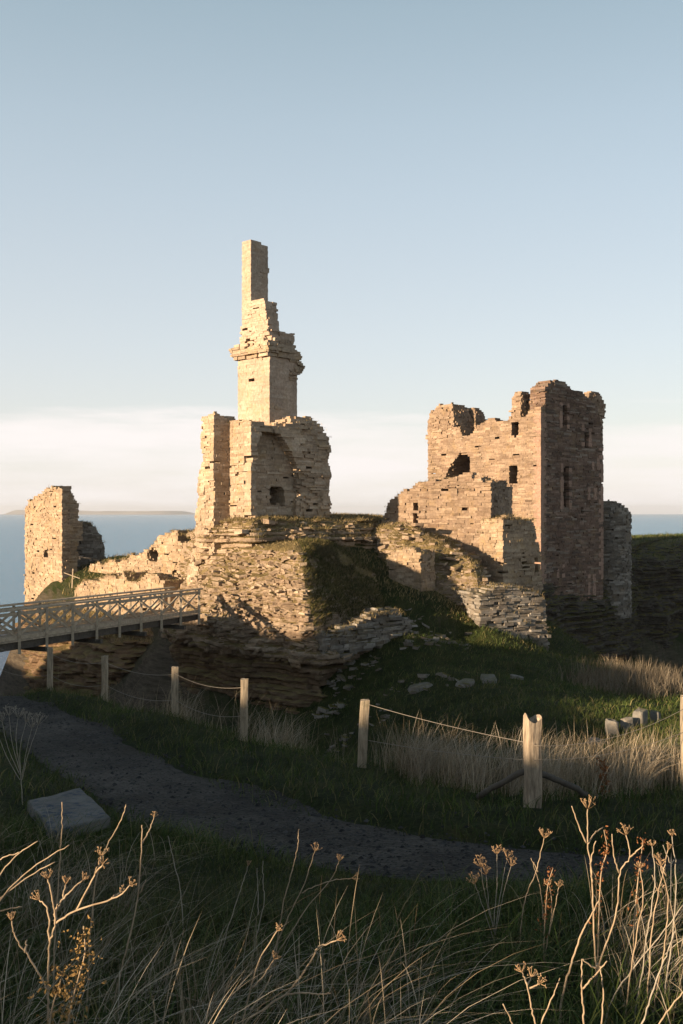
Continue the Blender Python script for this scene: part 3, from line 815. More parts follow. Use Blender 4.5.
# ------------------------------------------------------------------ timber helpers
def bar(a, b, w, h, up=(0, 0, 1)):
    """square section bar from a to b"""
    a = np.array(a, float); b = np.array(b, float); d = b-a; d /= np.linalg.norm(d)
    s = np.cross(d, up)
    if np.linalg.norm(s) < 1e-4: s = np.cross(d, (1, .3, 0))
    s /= np.linalg.norm(s); t = np.cross(s, d)
    V = []
    for p in (a, b):
        for x, y in ((-1, -1), (1, -1), (1, 1), (-1, 1)): V.append(p+s*x*w/2+t*y*h/2)
    q = [(0, 1, 2, 3)[::-1], (4, 5, 6, 7), (0, 1, 5, 4), (1, 2, 6, 5), (2, 3, 7, 6), (3, 0, 4, 7)]
    return np.array(V), np.array(q)
def tube(pts, rad, k=6):
    pts = np.array(pts, float); rad = np.broadcast_to(np.array(rad, float), (len(pts),))
    tg = np.gradient(pts, axis=0); tg /= np.linalg.norm(tg, axis=1, keepdims=True)+1e-9
    ref = np.array((.31, .17, .93)); s = np.cross(tg, ref); s /= np.linalg.norm(s, axis=1, keepdims=True)+1e-9
    t = np.cross(s, tg); a = np.linspace(0, 2*math.pi, k, endpoint=False)
    V = pts[:, None]+rad[:, None, None]*(np.cos(a)[None, :, None]*s[:, None]+np.sin(a)[None, :, None]*t[:, None])
    n = len(pts); i = np.arange(n-1)[:, None]*k; j = np.arange(k)[None, :]; j2 = (j+1) % k
    q = np.stack([i+j, i+j2, i+k+j2, i+k+j], -1).reshape(-1, 4)
    V = np.concatenate([V.reshape(-1, 3), pts[:1], pts[-1:]])
    m = n*k; a_, b_ = np.arange(k), (np.arange(k)+1) % k
    e1 = np.stack([b_, a_, np.full(k, m), np.full(k, m)], 1); e2 = np.stack([(n-1)*k+a_, (n-1)*k+b_, np.full(k, m+1), np.full(k, m+1)], 1)
    return V, q, np.concatenate([e1, e2])[:, :3]
def tubes(name, lst, mat, parent, smooth=True):
    Vs, qs, ts, o = [], [], [], 0
    for V, q, t in lst:
        Vs.append(V); qs.append(q+o); ts.append(t+o); o += len(V)
    return build(name, np.concatenate(Vs), np.concatenate(qs), np.concatenate(ts), mat, parent, smooth)

def wood_mat(name, c0, c1, along=(6, 6, .8)):
    m, nt, b = newmat(name); n = NT(nt)
    v = n.n('ShaderNodeTexCoord')
    c = n.ramp(n.noise(5., 6, .7, n.coord(along)), [(.3, c0), (.7, c1)])
    c = n.mix(1., c, n.ramp(n.island(), [(0, .8), (1, 1.2)]), 'MULTIPLY')
    c = n.mix(n.math('MULTIPLY', n.mapr(n.noise(7, 4, .7), .55, .7), .5), c, (.13, .12, .07))
    n.l(c, b.inputs['Base Color']); b.inputs['Roughness'].default_value = .85
    n.bump(n.noise(30, 4, .7, n.coord((1, 1, .12))), b, .6, .01)
    return m
M_bridge = wood_mat('bridge_timber', (.32, .25, .175), (.54, .44, .32), (2, 2, 2))
M_beam = wood_mat('bridge_beam', (.07, .06, .05), (.13, .11, .09), (2, 2, 2))
M_post = wood_mat('post_timber', (.16, .125, .085), (.44, .36, .26))
M_old = wood_mat('old_post_timber', (.14, .105, .075), (.50, .40, .29))

# ------------------------------------------------------------------ footbridge
bd = np.array((4.8, 9.0))/10.2; bn = np.array((bd[1], -bd[0]))     # along, and to the right
B0 = np.array((-10.2, 30.0))
def bp(s, o, z):
    p = B0+bd*s+bn*o; return (p[0], p[1], z)
bridge = empty('footbridge', bp(4.5, -.65, -4.05), 'weathered timber footbridge with crossed rails spanning to the rock stack', 'bridge')
BW, s0, s1 = 1.35, -5.3, 10.0
deckz, railz = -3.92, -2.98
pl = []
s = s0; rng = np.random.default_rng(4)
while s < s1:
    pl.append(bar(bp(s+.07, .06, deckz-.02), bp(s+.07, -BW-.06, deckz-.02+rng.uniform(-.006, .006)), .135, .04)); s += .145
build('deck', *merge(*pl), None, M_bridge, bridge)
for o in (-.12, -BW/2, -BW+.12):
    build('beam', *bar(bp(s0, o, deckz-.20), bp(s1, o, deckz-.15), .14, .22), None, M_beam, bridge)
bays = np.arange(-5.16+.08, 10.1, 1.15)
for o, sg in ((0.0, 1), (-BW, -1)):
    for x in bays:
        build('post', *bar(bp(x, o+.045*sg, railz-.03), bp(x, o+.045*sg, deckz-.42), .085, .085), None, M_bridge, bridge)
    build('handrail', *bar(bp(s0, o, railz), bp(s1+.1, o, railz), .16, .055), None, M_bridge, bridge)
    build('top_rail', *bar(bp(s0, o, railz-.13), bp(s1, o, railz-.13), .045, .10), None, M_bridge, bridge)
    build('bottom_rail', *bar(bp(s0, o, deckz+.08), bp(s1, o, deckz+.08), .05, .12), None, M_bridge, bridge)
    for x in bays[:-1]:
        a, b_ = x+.05, x+1.10
        br = [bar(bp(a, o-.028*sg, deckz+.14), bp(b_, o-.028*sg, railz-.18), .035, .075), bar(bp(a, o-.066*sg, railz-.18), bp(b_, o-.066*sg, deckz+.14), .035, .075)]
        build('cross_brace', *merge(*br), None, M_bridge, bridge)
for x in bays[::2]:
    build('crossbeam', *bar(bp(x, .25, deckz-.42), bp(x, -BW-.25, deckz-.42), .11, .14), None, M_beam, bridge)

# ------------------------------------------------------------------ fences
def wire_mat():
    m, nt, b = newmat('fence_wire'); b.inputs['Base Color'].default_value = (.30, .26, .21, 1)
    b.inputs['Metallic'].default_value = .3; b.inputs['Roughness'].default_value = .5; return m
M_wire = wire_mat()
def post(name, x, y, zt, w, parent, mat, lean=(0, 0), seed=0, notch=False, zb=None):
    z0 = (h1(x, y)-.25) if zb is None else zb
    rng = np.random.default_rng(seed+77)
    n = 14; k = 16
    ang = np.linspace(0, 2*math.pi, k, endpoint=False)+math.pi/4
    sq = 1/np.maximum(np.abs(np.cos(ang)), np.abs(np.sin(ang))); sq = np.minimum(sq, 1.30)
    rot = rng.uniform(-.3, .3)
    V = []
    for i in range(n):
        f = i/(n-1); z = z0+(zt-z0)*f
        r = w/2*sq*(1+.05*np.sin(ang*3+i*.7)+rng.uniform(-.02, .02, k))
        cx, cy = x+lean[0]*(f-1)*(zt-z0), y+lean[1]*(f-1)*(zt-z0)
        zz = np.full(k, z)
        if i == n-1: zz = zz+rng.uniform(-.008, .008, k)
        V.append(np.stack([cx+r*np.cos(ang+rot), cy+r*np.sin(ang+rot), zz], 1))
    if notch:      # weathered split top: two horns and a rotted hollow
        for i in (n-1, n-2):
            V[i][:, 2] += (.065*np.abs(np.cos(ang))**2*(1-.25*np.cos(ang))-.04-.04*np.maximum(0, -np.sin(ang+.4))**2)*(1 if i == n-1 else .55)
    top = V[-1]
    inner = top.copy(); inner[:, :2] = inner[:, :2].mean(0)+(inner[:, :2]-inner[:, :2].mean(0))*.72
    if notch: inner[:, 2] -= .03
    V.append(inner)
    V = np.concatenate(V); m = n+1
    c = inner.mean(0); c[2] -= (.12 if notch else -.006)
    V = np.concatenate([V, c[None]])
    i = np.arange(m-1)[:, None]*k; j = np.arange(k)[None, :]; j2 = (j+1) % k
    q = np.stack([i+j, i+j2, i+k+j2, i+k+j], -1).reshape(-1, 4)
    a = np.arange(k)
    t = np.stack([(m-1)*k+a, (m-1)*k+(a+1) % k, np.full(k, m*k)], 1)
    return build(name, V, q, t, mat, parent)
def sag(a, b, s, n=14):
    t = np.linspace(0, 1, n)[:, None]; a = np.array(a); b = np.array(b)
    p = a*(1-t)+b*t; p[:, 2] -= (s*4*t*(1-t))[:, 0]; return p
LP_ = [(50, 21.4, 648), (105, 20.2, 656), (175, 17.6, 667), (244.5, 15.9, 679)]
lf = empty('wire_fence', (*XY(140, 19), -4), 'row of plain grey posts with sagging wires beside the path below the footbridge', 'fence')
tops = []
for i, (px, Y, py) in enumerate(LP_):
    x, y, z = P(px, py, Y); post('post', x, y, z, .118, lf, M_post, (.01*(i % 2), 0), i); tops.append((x, y, z))
xo, yo, zo = P(-8, 640, 22.6); tops = [(xo, yo, zo)]+tops
post('post', xo, yo, zo, .118, lf, M_post, (0, 0), 9)
for dz, sg in ((-.10, .10), (-.55, .12)):
    tubes('wire', [tube(sag((a[0]+.0, a[1]-.07, a[2]+dz), (b[0], b[1]-.07, b[2]+dz-.02), sg), .0035, 5) for a, b in zip(tops[:-1], tops[1:])], M_wire, lf)
rf = empty('wire_fence', (*XY(532, 11.6), -3.6), 'wire fence with a thick split topped strainer post and slanting struts', 'fence')
x0, y0, z0_ = P(365, 700, 14.0); post('post', x0, y0, z0_, .125, rf, M_post, (.05, 0), 20)
xm, ym, zm = P(532.5, 716, 11.6)
pm = post('strainer_post', xm, ym, zm, .172, rf, M_old, (0, 0), 21, True)
xr, yr, zr = P(686, 696, 12.6); post('post', xr, yr, zr, .115, rf, M_post, (0, 0), 22)
xr2, yr2 = xr+2.2, yr+.9; post('post', xr2, yr2, zr+.02, .115, rf, M_post, (0, 0), 23)
def strut(a, b, r, seed):
    rng = np.random.default_rng(seed); t = np.linspace(0, 1, 12)[:, None]
    p = np.array(a)*(1-t)+np.array(b)*t; p[1:-1] += rng.normal(0, .008, (10, 3)); p[:, 2] += (.02*4*t*(1-t))[:, 0]
    return tube(p, r*(1+rng.uniform(-.08, .08, 12)), 9)
tubes('strut', [strut((xm-.03, ym, zm-.62), (*XY(478, 12.0), h1(*XY(478, 12.0))+.05), .036, 1)], M_beam, rf)
tubes('strut', [strut((xm+.05, ym+.02, zm-.66), (*XY(588, 11.9), h1(*XY(588, 11.9))+.08), .036, 2)], M_beam, rf)
W_ = [((x0+.05, y0-.07, z0_-.05), (xm, ym-.11, zm-.30), .03), ((xm, ym-.11, zm-.32), (xr, yr-.07, zr-.12), .14), ((xm, ym-.11, zm-.48), (xr, yr-.07, zr-.42), .10), ((x0+.05, y0-.07, z0_-.55), (xm, ym-.11, zm-.49), .03), ((xr, yr-.07, zr-.12), (xr2, yr2-.07, zr-.1), .05)]
for a, b_, s_ in W_: tubes('wire', [tube(sag(a, b_, s_), .0038, 5)], M_wire, rf)

# ------------------------------------------------------------------ stone slab by the path
def slab():
    m, nt, b = newmat('slab_concrete'); n = NT(nt)
    c = n.ramp(n.noise(6, 6, .7), [(.3, (.11, .105, .095)), (.7, (.20, .188, .17))])
    sp = n.mapr(n.noise(13, 5, .7, n.coord((1, 1.6, 1))), .50, .56)
    zone = n.mapr(n.noise(2.6, 2, .5), .42, .52)
    c = n.mix(n.math('MULTIPLY', sp, zone), c, (.06, .075, .10))
    n.l(c, b.inputs['Base Color']); n.bump(n.noise(40, 5, .7), b, .5, .01)
    cs = [P(27, 806, 10.9), P(80, 793, 11.4), P(111, 821, 10.2), P(52, 838, 9.75)]
    cs = np.array(cs); cs[:, 2] = np.array([-3.15, -3.14, -3.10, -3.11])
    cen = cs.mean(0)
    V = []
    for sc, dz in ((.985, -.12), (1., -.10), (1., -.015), (.975, 0)):
        # subdivided outline with slightly worn edges
        for k in range(4):
            for t in np.linspace(0, 1, 8, endpoint=False):
                p = cs[k]*(1-t)+cs[(k+1) % 4]*t; p = cen+(p-cen)*sc
                p = p+np.array((0, 0, dz))+.010*noise(np.array([[p[0]*9, p[1]*9, dz*30]]))[0]
                V.append(p)
    V = np.array(V); N = 32
    i = np.arange(3)[:, None]*N; j = np.arange(N)[None, :]; j2 = (j+1) % N
    q = np.stack([i+j, i+j2, i+N+j2, i+N+j], -1).reshape(-1, 4)[:, ::-1]
    V = np.concatenate([V, cen[None]]); a = np.arange(N)
    t = np.stack([3*N+(a+1) % N, 3*N+a, np.full(N, 4*N)], 1)
    e = empty('stone_slab', cen-np.array((0, 0, .12)), 'flat grey slab with dark blotches lying in grass beside the path', 'slab')
    build('slab_body', V, q, t, m, e)
slab()

# ------------------------------------------------------------------ boulders
M_boulder = stone_mat('boulder_stone', [(.16, .148, .13), (.22, .205, .18), (.18, .168, .15)], .5, .3)
def boulder(px, py, Y, size, label, seed, grp=None, onground=True):
    rng = np.random.default_rng(seed)
    x, y, z = P(px, py, Y)
    z = h1(x, y)+size[2]*.25
    u = np.linspace(0, math.pi, 9); v = np.linspace(0, 2*math.pi, 14, endpoint=False)
    U, Vv = np.meshgrid(u, v, indexing='ij')
    p = np.stack([np.sin(U)*np.cos(Vv), np.sin(U)*np.sin(Vv), np.cos(U)], -1)
    p = np.sign(p)*np.abs(p)**.32
    p = p*(1+.22*fbm(p*1.7+seed, 3)[..., None])
    a = rng.uniform(0, 3); c, s = math.cos(a), math.sin(a)
    p = p*np.array(size)*.5
    p = np.stack([p[..., 0]*c-p[..., 1]*s, p[..., 0]*s+p[..., 1]*c, p[..., 2]+.18*p[..., 0]], -1)
    V = p.reshape(-1, 3)+np.array((x, y, z))
    i = np.arange(8)[:, None]*14; j = np.arange(14)[None, :]; j2 = (j+1) % 14
    q = np.stack([i+j, i+14+j, i+14+j2, i+j2], -1).reshape(-1, 4)
    e = build('boulder', V, q, None, M_boulder); tag(e, label, 'boulder', grp)
boulder(489, 681, 33.5, (.62, .5, .28), 'pale tilted flat boulder on the green slope, rightmost of the bigger ones', 1, 'boulders on the green slope')
boulder(465, 689, 32.5, (.55, .45, .22), 'low rounded pale boulder in the middle of the green slope', 2, 'boulders on the green slope')
boulder(420, 683, 33.0, (.75, .5, .22), 'long flat pale boulder at the foot of the rock stack', 3, 'boulders on the green slope')
boulder(517, 677, 34.5, (.45, .3, .16), 'smallest pale stone high on the green slope', 4, 'boulders on the green slope')
boulder(598, 727, 22.0, (.40, .3, .2), 'white stone on the lip of the slope behind the wire fence', 5)
for k, (px, py, sz) in enumerate(((612, 722, .5), (627, 720, .42), (640, 721, .55), (655, 719, .4))):
    boulder(px, py, 23.5+.3*k, (sz*.6, sz*.5, sz*.95), ('squat upright grey stone, leftmost in the row behind the fence', 'narrow upright grey stone, second in the row behind the fence', 'broad upright grey stone, third in the row behind the fence', 'small upright grey stone at the right end of the row behind the fence')[k], 10+k, 'upright stones behind the fence')

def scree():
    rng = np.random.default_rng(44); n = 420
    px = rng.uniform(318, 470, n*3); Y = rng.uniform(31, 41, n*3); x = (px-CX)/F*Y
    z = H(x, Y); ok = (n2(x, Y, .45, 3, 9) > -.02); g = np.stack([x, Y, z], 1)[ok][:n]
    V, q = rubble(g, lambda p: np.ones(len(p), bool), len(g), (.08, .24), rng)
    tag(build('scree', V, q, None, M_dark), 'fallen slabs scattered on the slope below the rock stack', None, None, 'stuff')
scree()
# little cross-shaped marker by the turret
mk = empty('wooden_marker', P(72, 588, 52), 'small pale wooden cross marker below the turret stump', 'marker')
a = np.array(P(72, 588, 52)); build('upright', *bar(a, a+np.array((.05, 0, 1.0)), .055, .05), None, M_bridge, mk)
build('crosspiece', *bar(a+np.array((-.4, -.055, .8)), a+np.array((.42, -.055, .5)), .05, .04), None, M_bridge, mk)

# ------------------------------------------------------------------ grass
def blade_mat(name, stops, brown=.7):
    m, nt, b = newmat(name); n = NT(nt)
    c = n.ramp(n.island(), stops)
    c = n.mix(1., c, n.ramp(n.noise(.9, 3, .6), [(.3, .65), (.7, 1.35)]), 'MULTIPLY')
    c = n.mix(n.mapr(n.noise(.45, 4, .65), .48, .66, 0, brown), c, (.085, .06, .032))
    n.l(c, b.inputs['Base Color']); b.inputs['Roughness'].default_value = .7
    return m
M_green = blade_mat('green_grass', [(0, (.028, .050, .010)), (.55, (.062, .092, .019)), (.85, (.105, .115, .032)), (1, (.20, .16, .075))], .4)
M_straw = blade_mat('dry_grass', [(0, (.19, .14, .08)), (.5, (.33, .26, .165)), (1, (.48, .39, .27))], .35)
M_straw2 = blade_mat('bleached_grass', [(0, (.17, .12, .07)), (.5, (.36, .29, .20)), (1, (.56, .48, .37))], .4)
M_drape = blade_mat('drape_grass', [(0, (.035, .042, .011)), (.5, (.075, .075, .022)), (.8, (.13, .105, .04)), (1, (.24, .18, .08))], .6)
M_grey_straw = blade_mat('tussock_grass', [(0, (.11, .085, .055)), (.5, (.20, .16, .11)), (1, (.30, .25, .18))])
M_ochre = blade_mat('ochre_grass', [(0, (.09, .075, .028)), (.5, (.25, .19, .08)), (1, (.45, .34, .17))])
def blades(name, pts, hgt, width, lean, mat, label, seed, seg=3, droop=.5, wind=(.25, .1)):
    rng = np.random.default_rng(seed); n = len(pts)
    h = rng.uniform(hgt[0], hgt[1], n)*rng.uniform(.6, 1.1, n); a = rng.uniform(0, 2*math.pi, n)
    ln = rng.uniform(lean[0], lean[1], n)
    dx, dy = np.cos(a)*ln+wind[0]*ln, np.sin(a)*ln+wind[1]*ln
    f = rng.uniform(0, 2*math.pi, n); sx, sy = np.cos(f), np.sin(f)
    w = width*rng.uniform(.6, 1.3, n)
    V = np.zeros((n, seg*2+1, 3))
    for k in range(seg+1):
        t = k/seg
        b = t**1.7
        cx = pts[:, 0]+dx*h*b; cy = pts[:, 1]+dy*h*b
        cz = pts[:, 2]+h*(t-droop*ln*t**2.5)-.02
        if k < seg:
            ww = w*(1-.55*t)/2
            V[:, 2*k] = np.stack([cx-sx*ww, cy-sy*ww, cz], 1); V[:, 2*k+1] = np.stack([cx+sx*ww, cy+sy*ww, cz], 1)
        else: V[:, 2*k] = np.stack([cx, cy, cz], 1)
    m = seg*2+1; o = np.arange(n)[:, None]*m
    q = np.concatenate([np.stack([o[:, 0]+2*k, o[:, 0]+2*k+1, o[:, 0]+2*k+3, o[:, 0]+2*k+2], 1) for k in range(seg-1)]) if seg > 1 else np.zeros((0, 4), int)
    k = seg-1; t = np.stack([o[:, 0]+2*k, o[:, 0]+2*k+1, o[:, 0]+2*k+2], 1)
    ob = build(name, V.reshape(-1, 3), q, t, mat)
    return tag(ob, label, None, None, 'stuff')
def scatter(n, x0, x1, y0, y1, rng, keep=None):
    x = rng.uniform(x0, x1, n); y = rng.uniform(y0, y1, n)
    if keep is not None:
        k = keep(x, y); x, y = x[k], y[k]
    return np.stack([x, y, H(x, y)], 1)
def in_view(x, y, m=.40): return np.abs(x) < m*y+1.2
rg = np.random.default_rng(99)
# near bank
def dens(x, y, sc, th, s): return n2(x, y, sc, 3, s) > th
off = lambda x, y, d: path_dist(x, y) > d+.15*n2(x, y, 1.5, 3, 6)
turf = lambda x, y: (np.hypot((x+.4)/2.6, (y-8.6)/1.5) < 1)
p = scatter(120000, -6, 7, 2.0, 10.5, rg, lambda x, y: in_view(x, y) & off(x, y, .74) & (y < np.interp(x, PSM[::-1, 0], PSM[::-1, 1])) & ~turf(x, y) & (rg.random(x.shape) < np.clip(1.3-y*.08, .35, 1)))
blades('grass', p, (.14, .42), .0075, (.25, 1.1), M_green, 'long dark green grass on the near bank', 1, 4, .55)
p = scatter(60000, -4.5, 4.5, 6.5, 10.8, rg, lambda x, y: in_view(x, y) & off(x, y, .74) & (y < np.interp(x, PSM[::-1, 0], PSM[::-1, 1])))
blades('turf_grass', p, (.05, .14), .007, (.2, 1.0), M_green, 'short green turf beside the path', 2, 2, .4)
p = scatter(8000, -6, 7, 2.2, 10, rg, lambda x, y: in_view(x, y) & ((y < 5.6) | (np.abs(x-.3) > 1.9)) & off(x, y, 1.4) & dens(x, y, .55, .12, 12) & (y < np.interp(x, PSM[::-1, 0], PSM[::-1, 1])))
blades('dry_grass', p, (.3, .62), .0055, (.35, 1.3), M_straw, 'pale dead grass stems through the near bank', 3, 5, .55, (.5, .2))
def tuft_points(boxes_, per, rng):
    out = []
    for x0, x1, y0, y1, n in boxes_:
        cx, cy = rng.uniform(x0, x1, n), rng.uniform(y0, y1, n)
        x = np.repeat(cx, per)+rng.normal(0, .05, n*per); y = np.repeat(cy, per)+rng.normal(0, .05, n*per)
        out.append(np.stack([x, y, H(x, y)], 1))
    return np.concatenate(out)
p = tuft_points([(-1.9, -.35, 2.8, 5.4, 50), (-.75, .35, 3.8, 5.2, 22), (1.35, 2.9, 3.6, 6.2, 62), (-2.6, -1.4, 5.5, 8, 22)], 19, np.random.default_rng(71))
blades('dry_grass', p, (.35, .85), .0040, (.2, 1.1), M_straw2, 'loose tufts of fine dead grass on the near bank', 71, 6, .5, (.7, .1))
# left bank beyond slab, and the verge along the fences
p = scatter(90000, -10, 12, 8.5, 27, rg, lambda x, y: in_view(x, y) & off(x, y, .70) & (y > np.interp(x, PSM[::-1, 0], PSM[::-1, 1])-.2) & (H(x, y, False) > -5.3))
blades('verge_grass', p, (.10, .30), .011, (.25, 1.0), M_green, 'green grass verge along the fences', 4, 3, .5)
p = scatter(40000, -12, 0, 9, 26, rg, lambda x, y: in_view(x, y) & off(x, y, .70) & (y < np.interp(x, PSM[::-1, 0], PSM[::-1, 1])))
blades('bank_grass', p, (.10, .30), .011, (.25, 1.0), M_green, 'green grass left of the path', 14, 3, .5)
fl = np.array([(XY(5, 21.8)), XY(105, 20.4), XY(175, 17.9), XY(244, 16.2), XY(300, 16.2), XY(365, 14.3), XY(440, 13.2), XY(532, 12.2), XY(640, 12.7), XY(720, 13.2), XY(900, 13.5)])
def fdist(x, y): return y-np.interp(x, fl[:, 0], fl[:, 1])
def straw_keep(x, y):
    d = fdist(x, y); px = x/y*F+CX
    pr = np.interp(px, [0, 130, 170, 200, 300, 330, 352, 372, 420, 600, 700], [.02, .05, .75, 1, 1, .7, .3, .8, 1, 1, 1])
    return (d > -.35+.3*n2(x, y, 1.2, 2, 3)) & (d < 2.4) & (rg.random(x.shape) < pr) & in_view(x, y, .42) & (n2(x, y, .9, 3, 15) > -.16+.3*rg.random(x.shape))
p = scatter(30000, -6, 6.5, 11, 21, rg, straw_keep)
tc = scatter(1500, -6, 6.5, 11, 21, rg, straw_keep); k = np.random.default_rng(72)
tp = np.repeat(tc, 34, 0)+np.concatenate([k.normal(0, .07, (len(tc)*34, 2)), np.zeros((len(tc)*34, 1))], 1)
tp[:, 2] = H(tp[:, 0], tp[:, 1])
blades('dry_grass', tp, (.45, 1.05), .006, (.15, .85), M_straw2, 'clumps of bent bleached grass along the wire fences', 73, 5, .5, (.45, .1))
blades('dry_grass', p, (.38, .92), .0065, (.08, .5), M_straw, 'tall straw coloured grass along the wire fences', 5, 4, .35, (.3, .1))
p = scatter(14000, 7, 14, 30, 41, rg, lambda x, y: (np.hypot((x-10.9)/2.9, (y-35)/2.8)+.6*n2(x, y, .7, 3, 2)+.35*rg.random(x.shape) < 1))
blades('dry_grass', p, (.35, 1.1), .015, (.1, .6), M_grey_straw, 'big pale tussock patch in the hollow', 6, 3, .35, (.3, .1))
p = scatter(5000, 9, 16, 37, 46, rg, lambda x, y: (np.hypot((x-13)/2.2, (y-41)/3) < 1) & dens(x, y, .5, .0, 4))
blades('dry_grass', p, (.4, .8), .018, (.1, .6), M_straw, 'thin straw grass at the rim of the hollow', 7, 3, .35)
# hollow and mound
p = scatter(90000, -4, 20, 15, 56, rg, lambda x, y: in_view(x, y) & (fdist(x, y) > .3) & ~((y > 41.5) & (H(x, y, False) > -3.9)))
blades('hollow_grass', p, (.12, .38), .022, (.3, 1.1), M_green, 'green grass over the hollow and the slope', 8, 2, .5)
p = scatter(40000, -16, 12, 41.3, 60, rg, lambda x, y: in_view(x, y) & (H(x, y, False) > -4.6) & ((y < 50) | (rg.random(x.shape) < .5)))
blades('ochre_grass', p, (.15, .4), .024, (.3, 1.0), M_ochre, 'ochre grass among the ruins', 9, 2, .5)
def loft_grass(G, n, rng, zmin, name, label, hgt, seed, wid=.02, mat=M_ochre, extra=None, anyslope=False):
    A = G[:-1, :, :]; du = np.roll(G, -1, 1)[:-1]-A; dv = G[1:]-A
    nr = np.cross(du, dv); ar = np.linalg.norm(nr, axis=-1); nz = np.abs(nr[..., 2])/(ar+1e-9)
    pos = A.reshape(-1, 3); w = (ar*np.where((nz > .36) & (A[..., 2] > zmin) & ((A[..., 1] < 56) | (A[..., 0] > 15)), nz, .012*(A[..., 2] > zmin))).ravel()
    if anyslope: w = (ar*(A[..., 2] > zmin)).ravel()
    if extra is not None: w = w*extra(pos)
    k = rng.choice(len(pos), n, p=w/w.sum())
    f, g = rng.random(n)[:, None], rng.random(n)[:, None]
    pts = pos[k]+du.reshape(-1, 3)[k]*f+dv.reshape(-1, 3)[k]*g
    return blades(name, pts, hgt, wid, (.3, 1.0), mat, label, seed, 3, .55)
loft_grass(G_stack, 26000, rg, -4.2, 'stack_grass', 'ochre grass on the rock stack', (.08, .26), 21, .016, M_ochre, lambda p: np.where(p[:, 0] < -1.5-.0*p[:, 1], .35, 1.)*(n2(p[:, 0], p[:, 1], .8, 3, 2) > -.2))
loft_grass(G_stack, 40000, rg, -4.3, 'stack_turf', 'brownish green turf draped over the shaded side of the rock stack', (.10, .32), 28, .022, M_drape, lambda p: stack_right[:-1].ravel()*(p[:, 1] < 46)*(fbm(p*np.array([.8, .8, 1.1])+5, 3) > -.24), True)
loft_grass(G_terr, 26000, rg, -1.5, 'terrace_grass', 'golden grass on the ledge around the tower', (.12, .34), 22, .016)
loft_grass(G_bank, 14000, rg, -5, 'bank_grass_tufts', 'ochre grass on the rubble bank', (.1, .3), 26, .017)
loft_grass(G_left, 12000, rg, -6.2, 'promontory_grass', 'ochre grass around the turret', (.15, .4), 23, .022)
loft_grass(G_rc, 9000, rg, -5, 'headland_grass', 'grass on the far headland', (.2, .5), 24, .035, M_green, lambda p: (p[:, 1] < 100)*1.)
loft_grass(G_kb, 5000, rg, -8, 'keep_grass', 'grass below the keep', (.15, .4), 25, .025, M_green)

def wall_grass(e, V, seed, n, hgt):
    r = np.random.default_rng(seed+300)
    kx, ky = np.floor(V[:, 0]/.22).astype(int), np.floor(V[:, 1]/.22).astype(int)
    key = kx*100003+ky; o = np.lexsort((-V[:, 2], key)); k = key[o]
    first = np.r_[True, k[1:] != k[:-1]]; T = V[o][first]
    T = T[noise(T*1.1+seed) > -.15]
    p = T[r.integers(0, len(T), n)]+np.concatenate([r.normal(0, .09, (n, 2)), np.full((n, 1), -.05)], 1)
    ob = blades('wall_grass', p, hgt, .016, (.3, 1.1), M_ochre, None, seed+301, 3, .6)
    ob.parent = e; ob.location = -Vector(e.location)
wall_grass(tower, TOWER_V[TOWER_V[:, 2] > 3.4], 91, 1300, (.08, .24))
wall_grass(keep, KEEP_V[KEEP_V[:, 2] > 3.0], 92, 900, (.10, .30))
for e, V, sd in WALL_HEADS:
    n_ = {41: 700, 43: 1600, 44: 700, 45: 1500, 46: 1500, 51: 350, 52: 800, 53: 3500, 54: 3500}.get(sd, 0)
    if n_: wall_grass(e, V, sd, n_, (.10, .30))
# gravel on the path
def gravel():
    rng = np.random.default_rng(31); n = 9000
    k = rng.integers(0, len(PSM)-1, n); t = rng.random(n)[:, None]
    c = PSM[k]*(1-t)+PSM[k+1]*t+rng.normal(0, .42, (n, 2))
    ok = in_view(c[:, 0], c[:, 1], .37); c = c[ok]; n = len(c)
    r = rng.uniform(.006, .022, n)*rng.choice([1, 1, 1, 1.8], n)
    D = np.array([(1,0,0),(-1,0,0),(0,1,0),(0,-1,0),(0,0,.7),(0,0,-.7)], float)
    T = np.array([(0,2,4),(2,1,4),(1,3,4),(3,0,4),(2,0,5),(1,2,5),(3,1,5),(0,3,5)])
    z = H(c[:, 0], c[:, 1])+.022
    V = np.concatenate([c, z[:, None]], 1)[:, None]+D[None]*r[:, None, None]*rng.uniform(.7, 1.3, (n, 6, 1))
    tag(build('gravel', V.reshape(-1, 3), None, (np.arange(n)[:, None, None]*6+T[None]).reshape(-1, 3), stone_mat('gravel_stone', [(.025, .024, .023), (.05, .048, .046), (.10, .095, .09)], 0, 0)), 'loose gravel on the path', None, None, 'stuff')
gravel()

# ------------------------------------------------------------------ dead hogweed and docks
def stem_mat(name, c0, c1):
    m, nt, b = newmat(name); n = NT(nt)
    c = n.ramp(n.noise(20, 4, .6), [(.3, c0), (.7, c1)]); n.l(c, b.inputs['Base Color']); b.inputs['Roughness'].default_value = .7
    return m
M_stem = stem_mat('dead_stem', (.28, .20, .125), (.48, .37, .25))
M_grey = stem_mat('grey_stem', (.26, .22, .17), (.42, .37, .29))
M_seed = stem_mat('seed_head', (.24, .15, .08), (.44, .30, .17))
M_rust = stem_mat('rust_leaf', (.15, .06, .025), (.30, .13, .05))
def spline(p, n):
    p = np.array(p, float); k = len(p)
    if k == 2: t = np.linspace(0, 1, n)[:, None]; return p[0]*(1-t)+p[1]*t
    q = np.concatenate([[2*p[0]-p[1]], p, [2*p[-1]-p[-2]]]); out = []
    for i in range(k-1):
        a, b, c, d = q[i:i+4]
        for t in np.linspace(0, 1, n, endpoint=(i == k-2)):
            out.append(.5*((2*b)+(-a+c)*t+(2*a-5*b+4*c-d)*t*t+(-a+3*b-3*c+d)*t**3))
    return np.array(out)
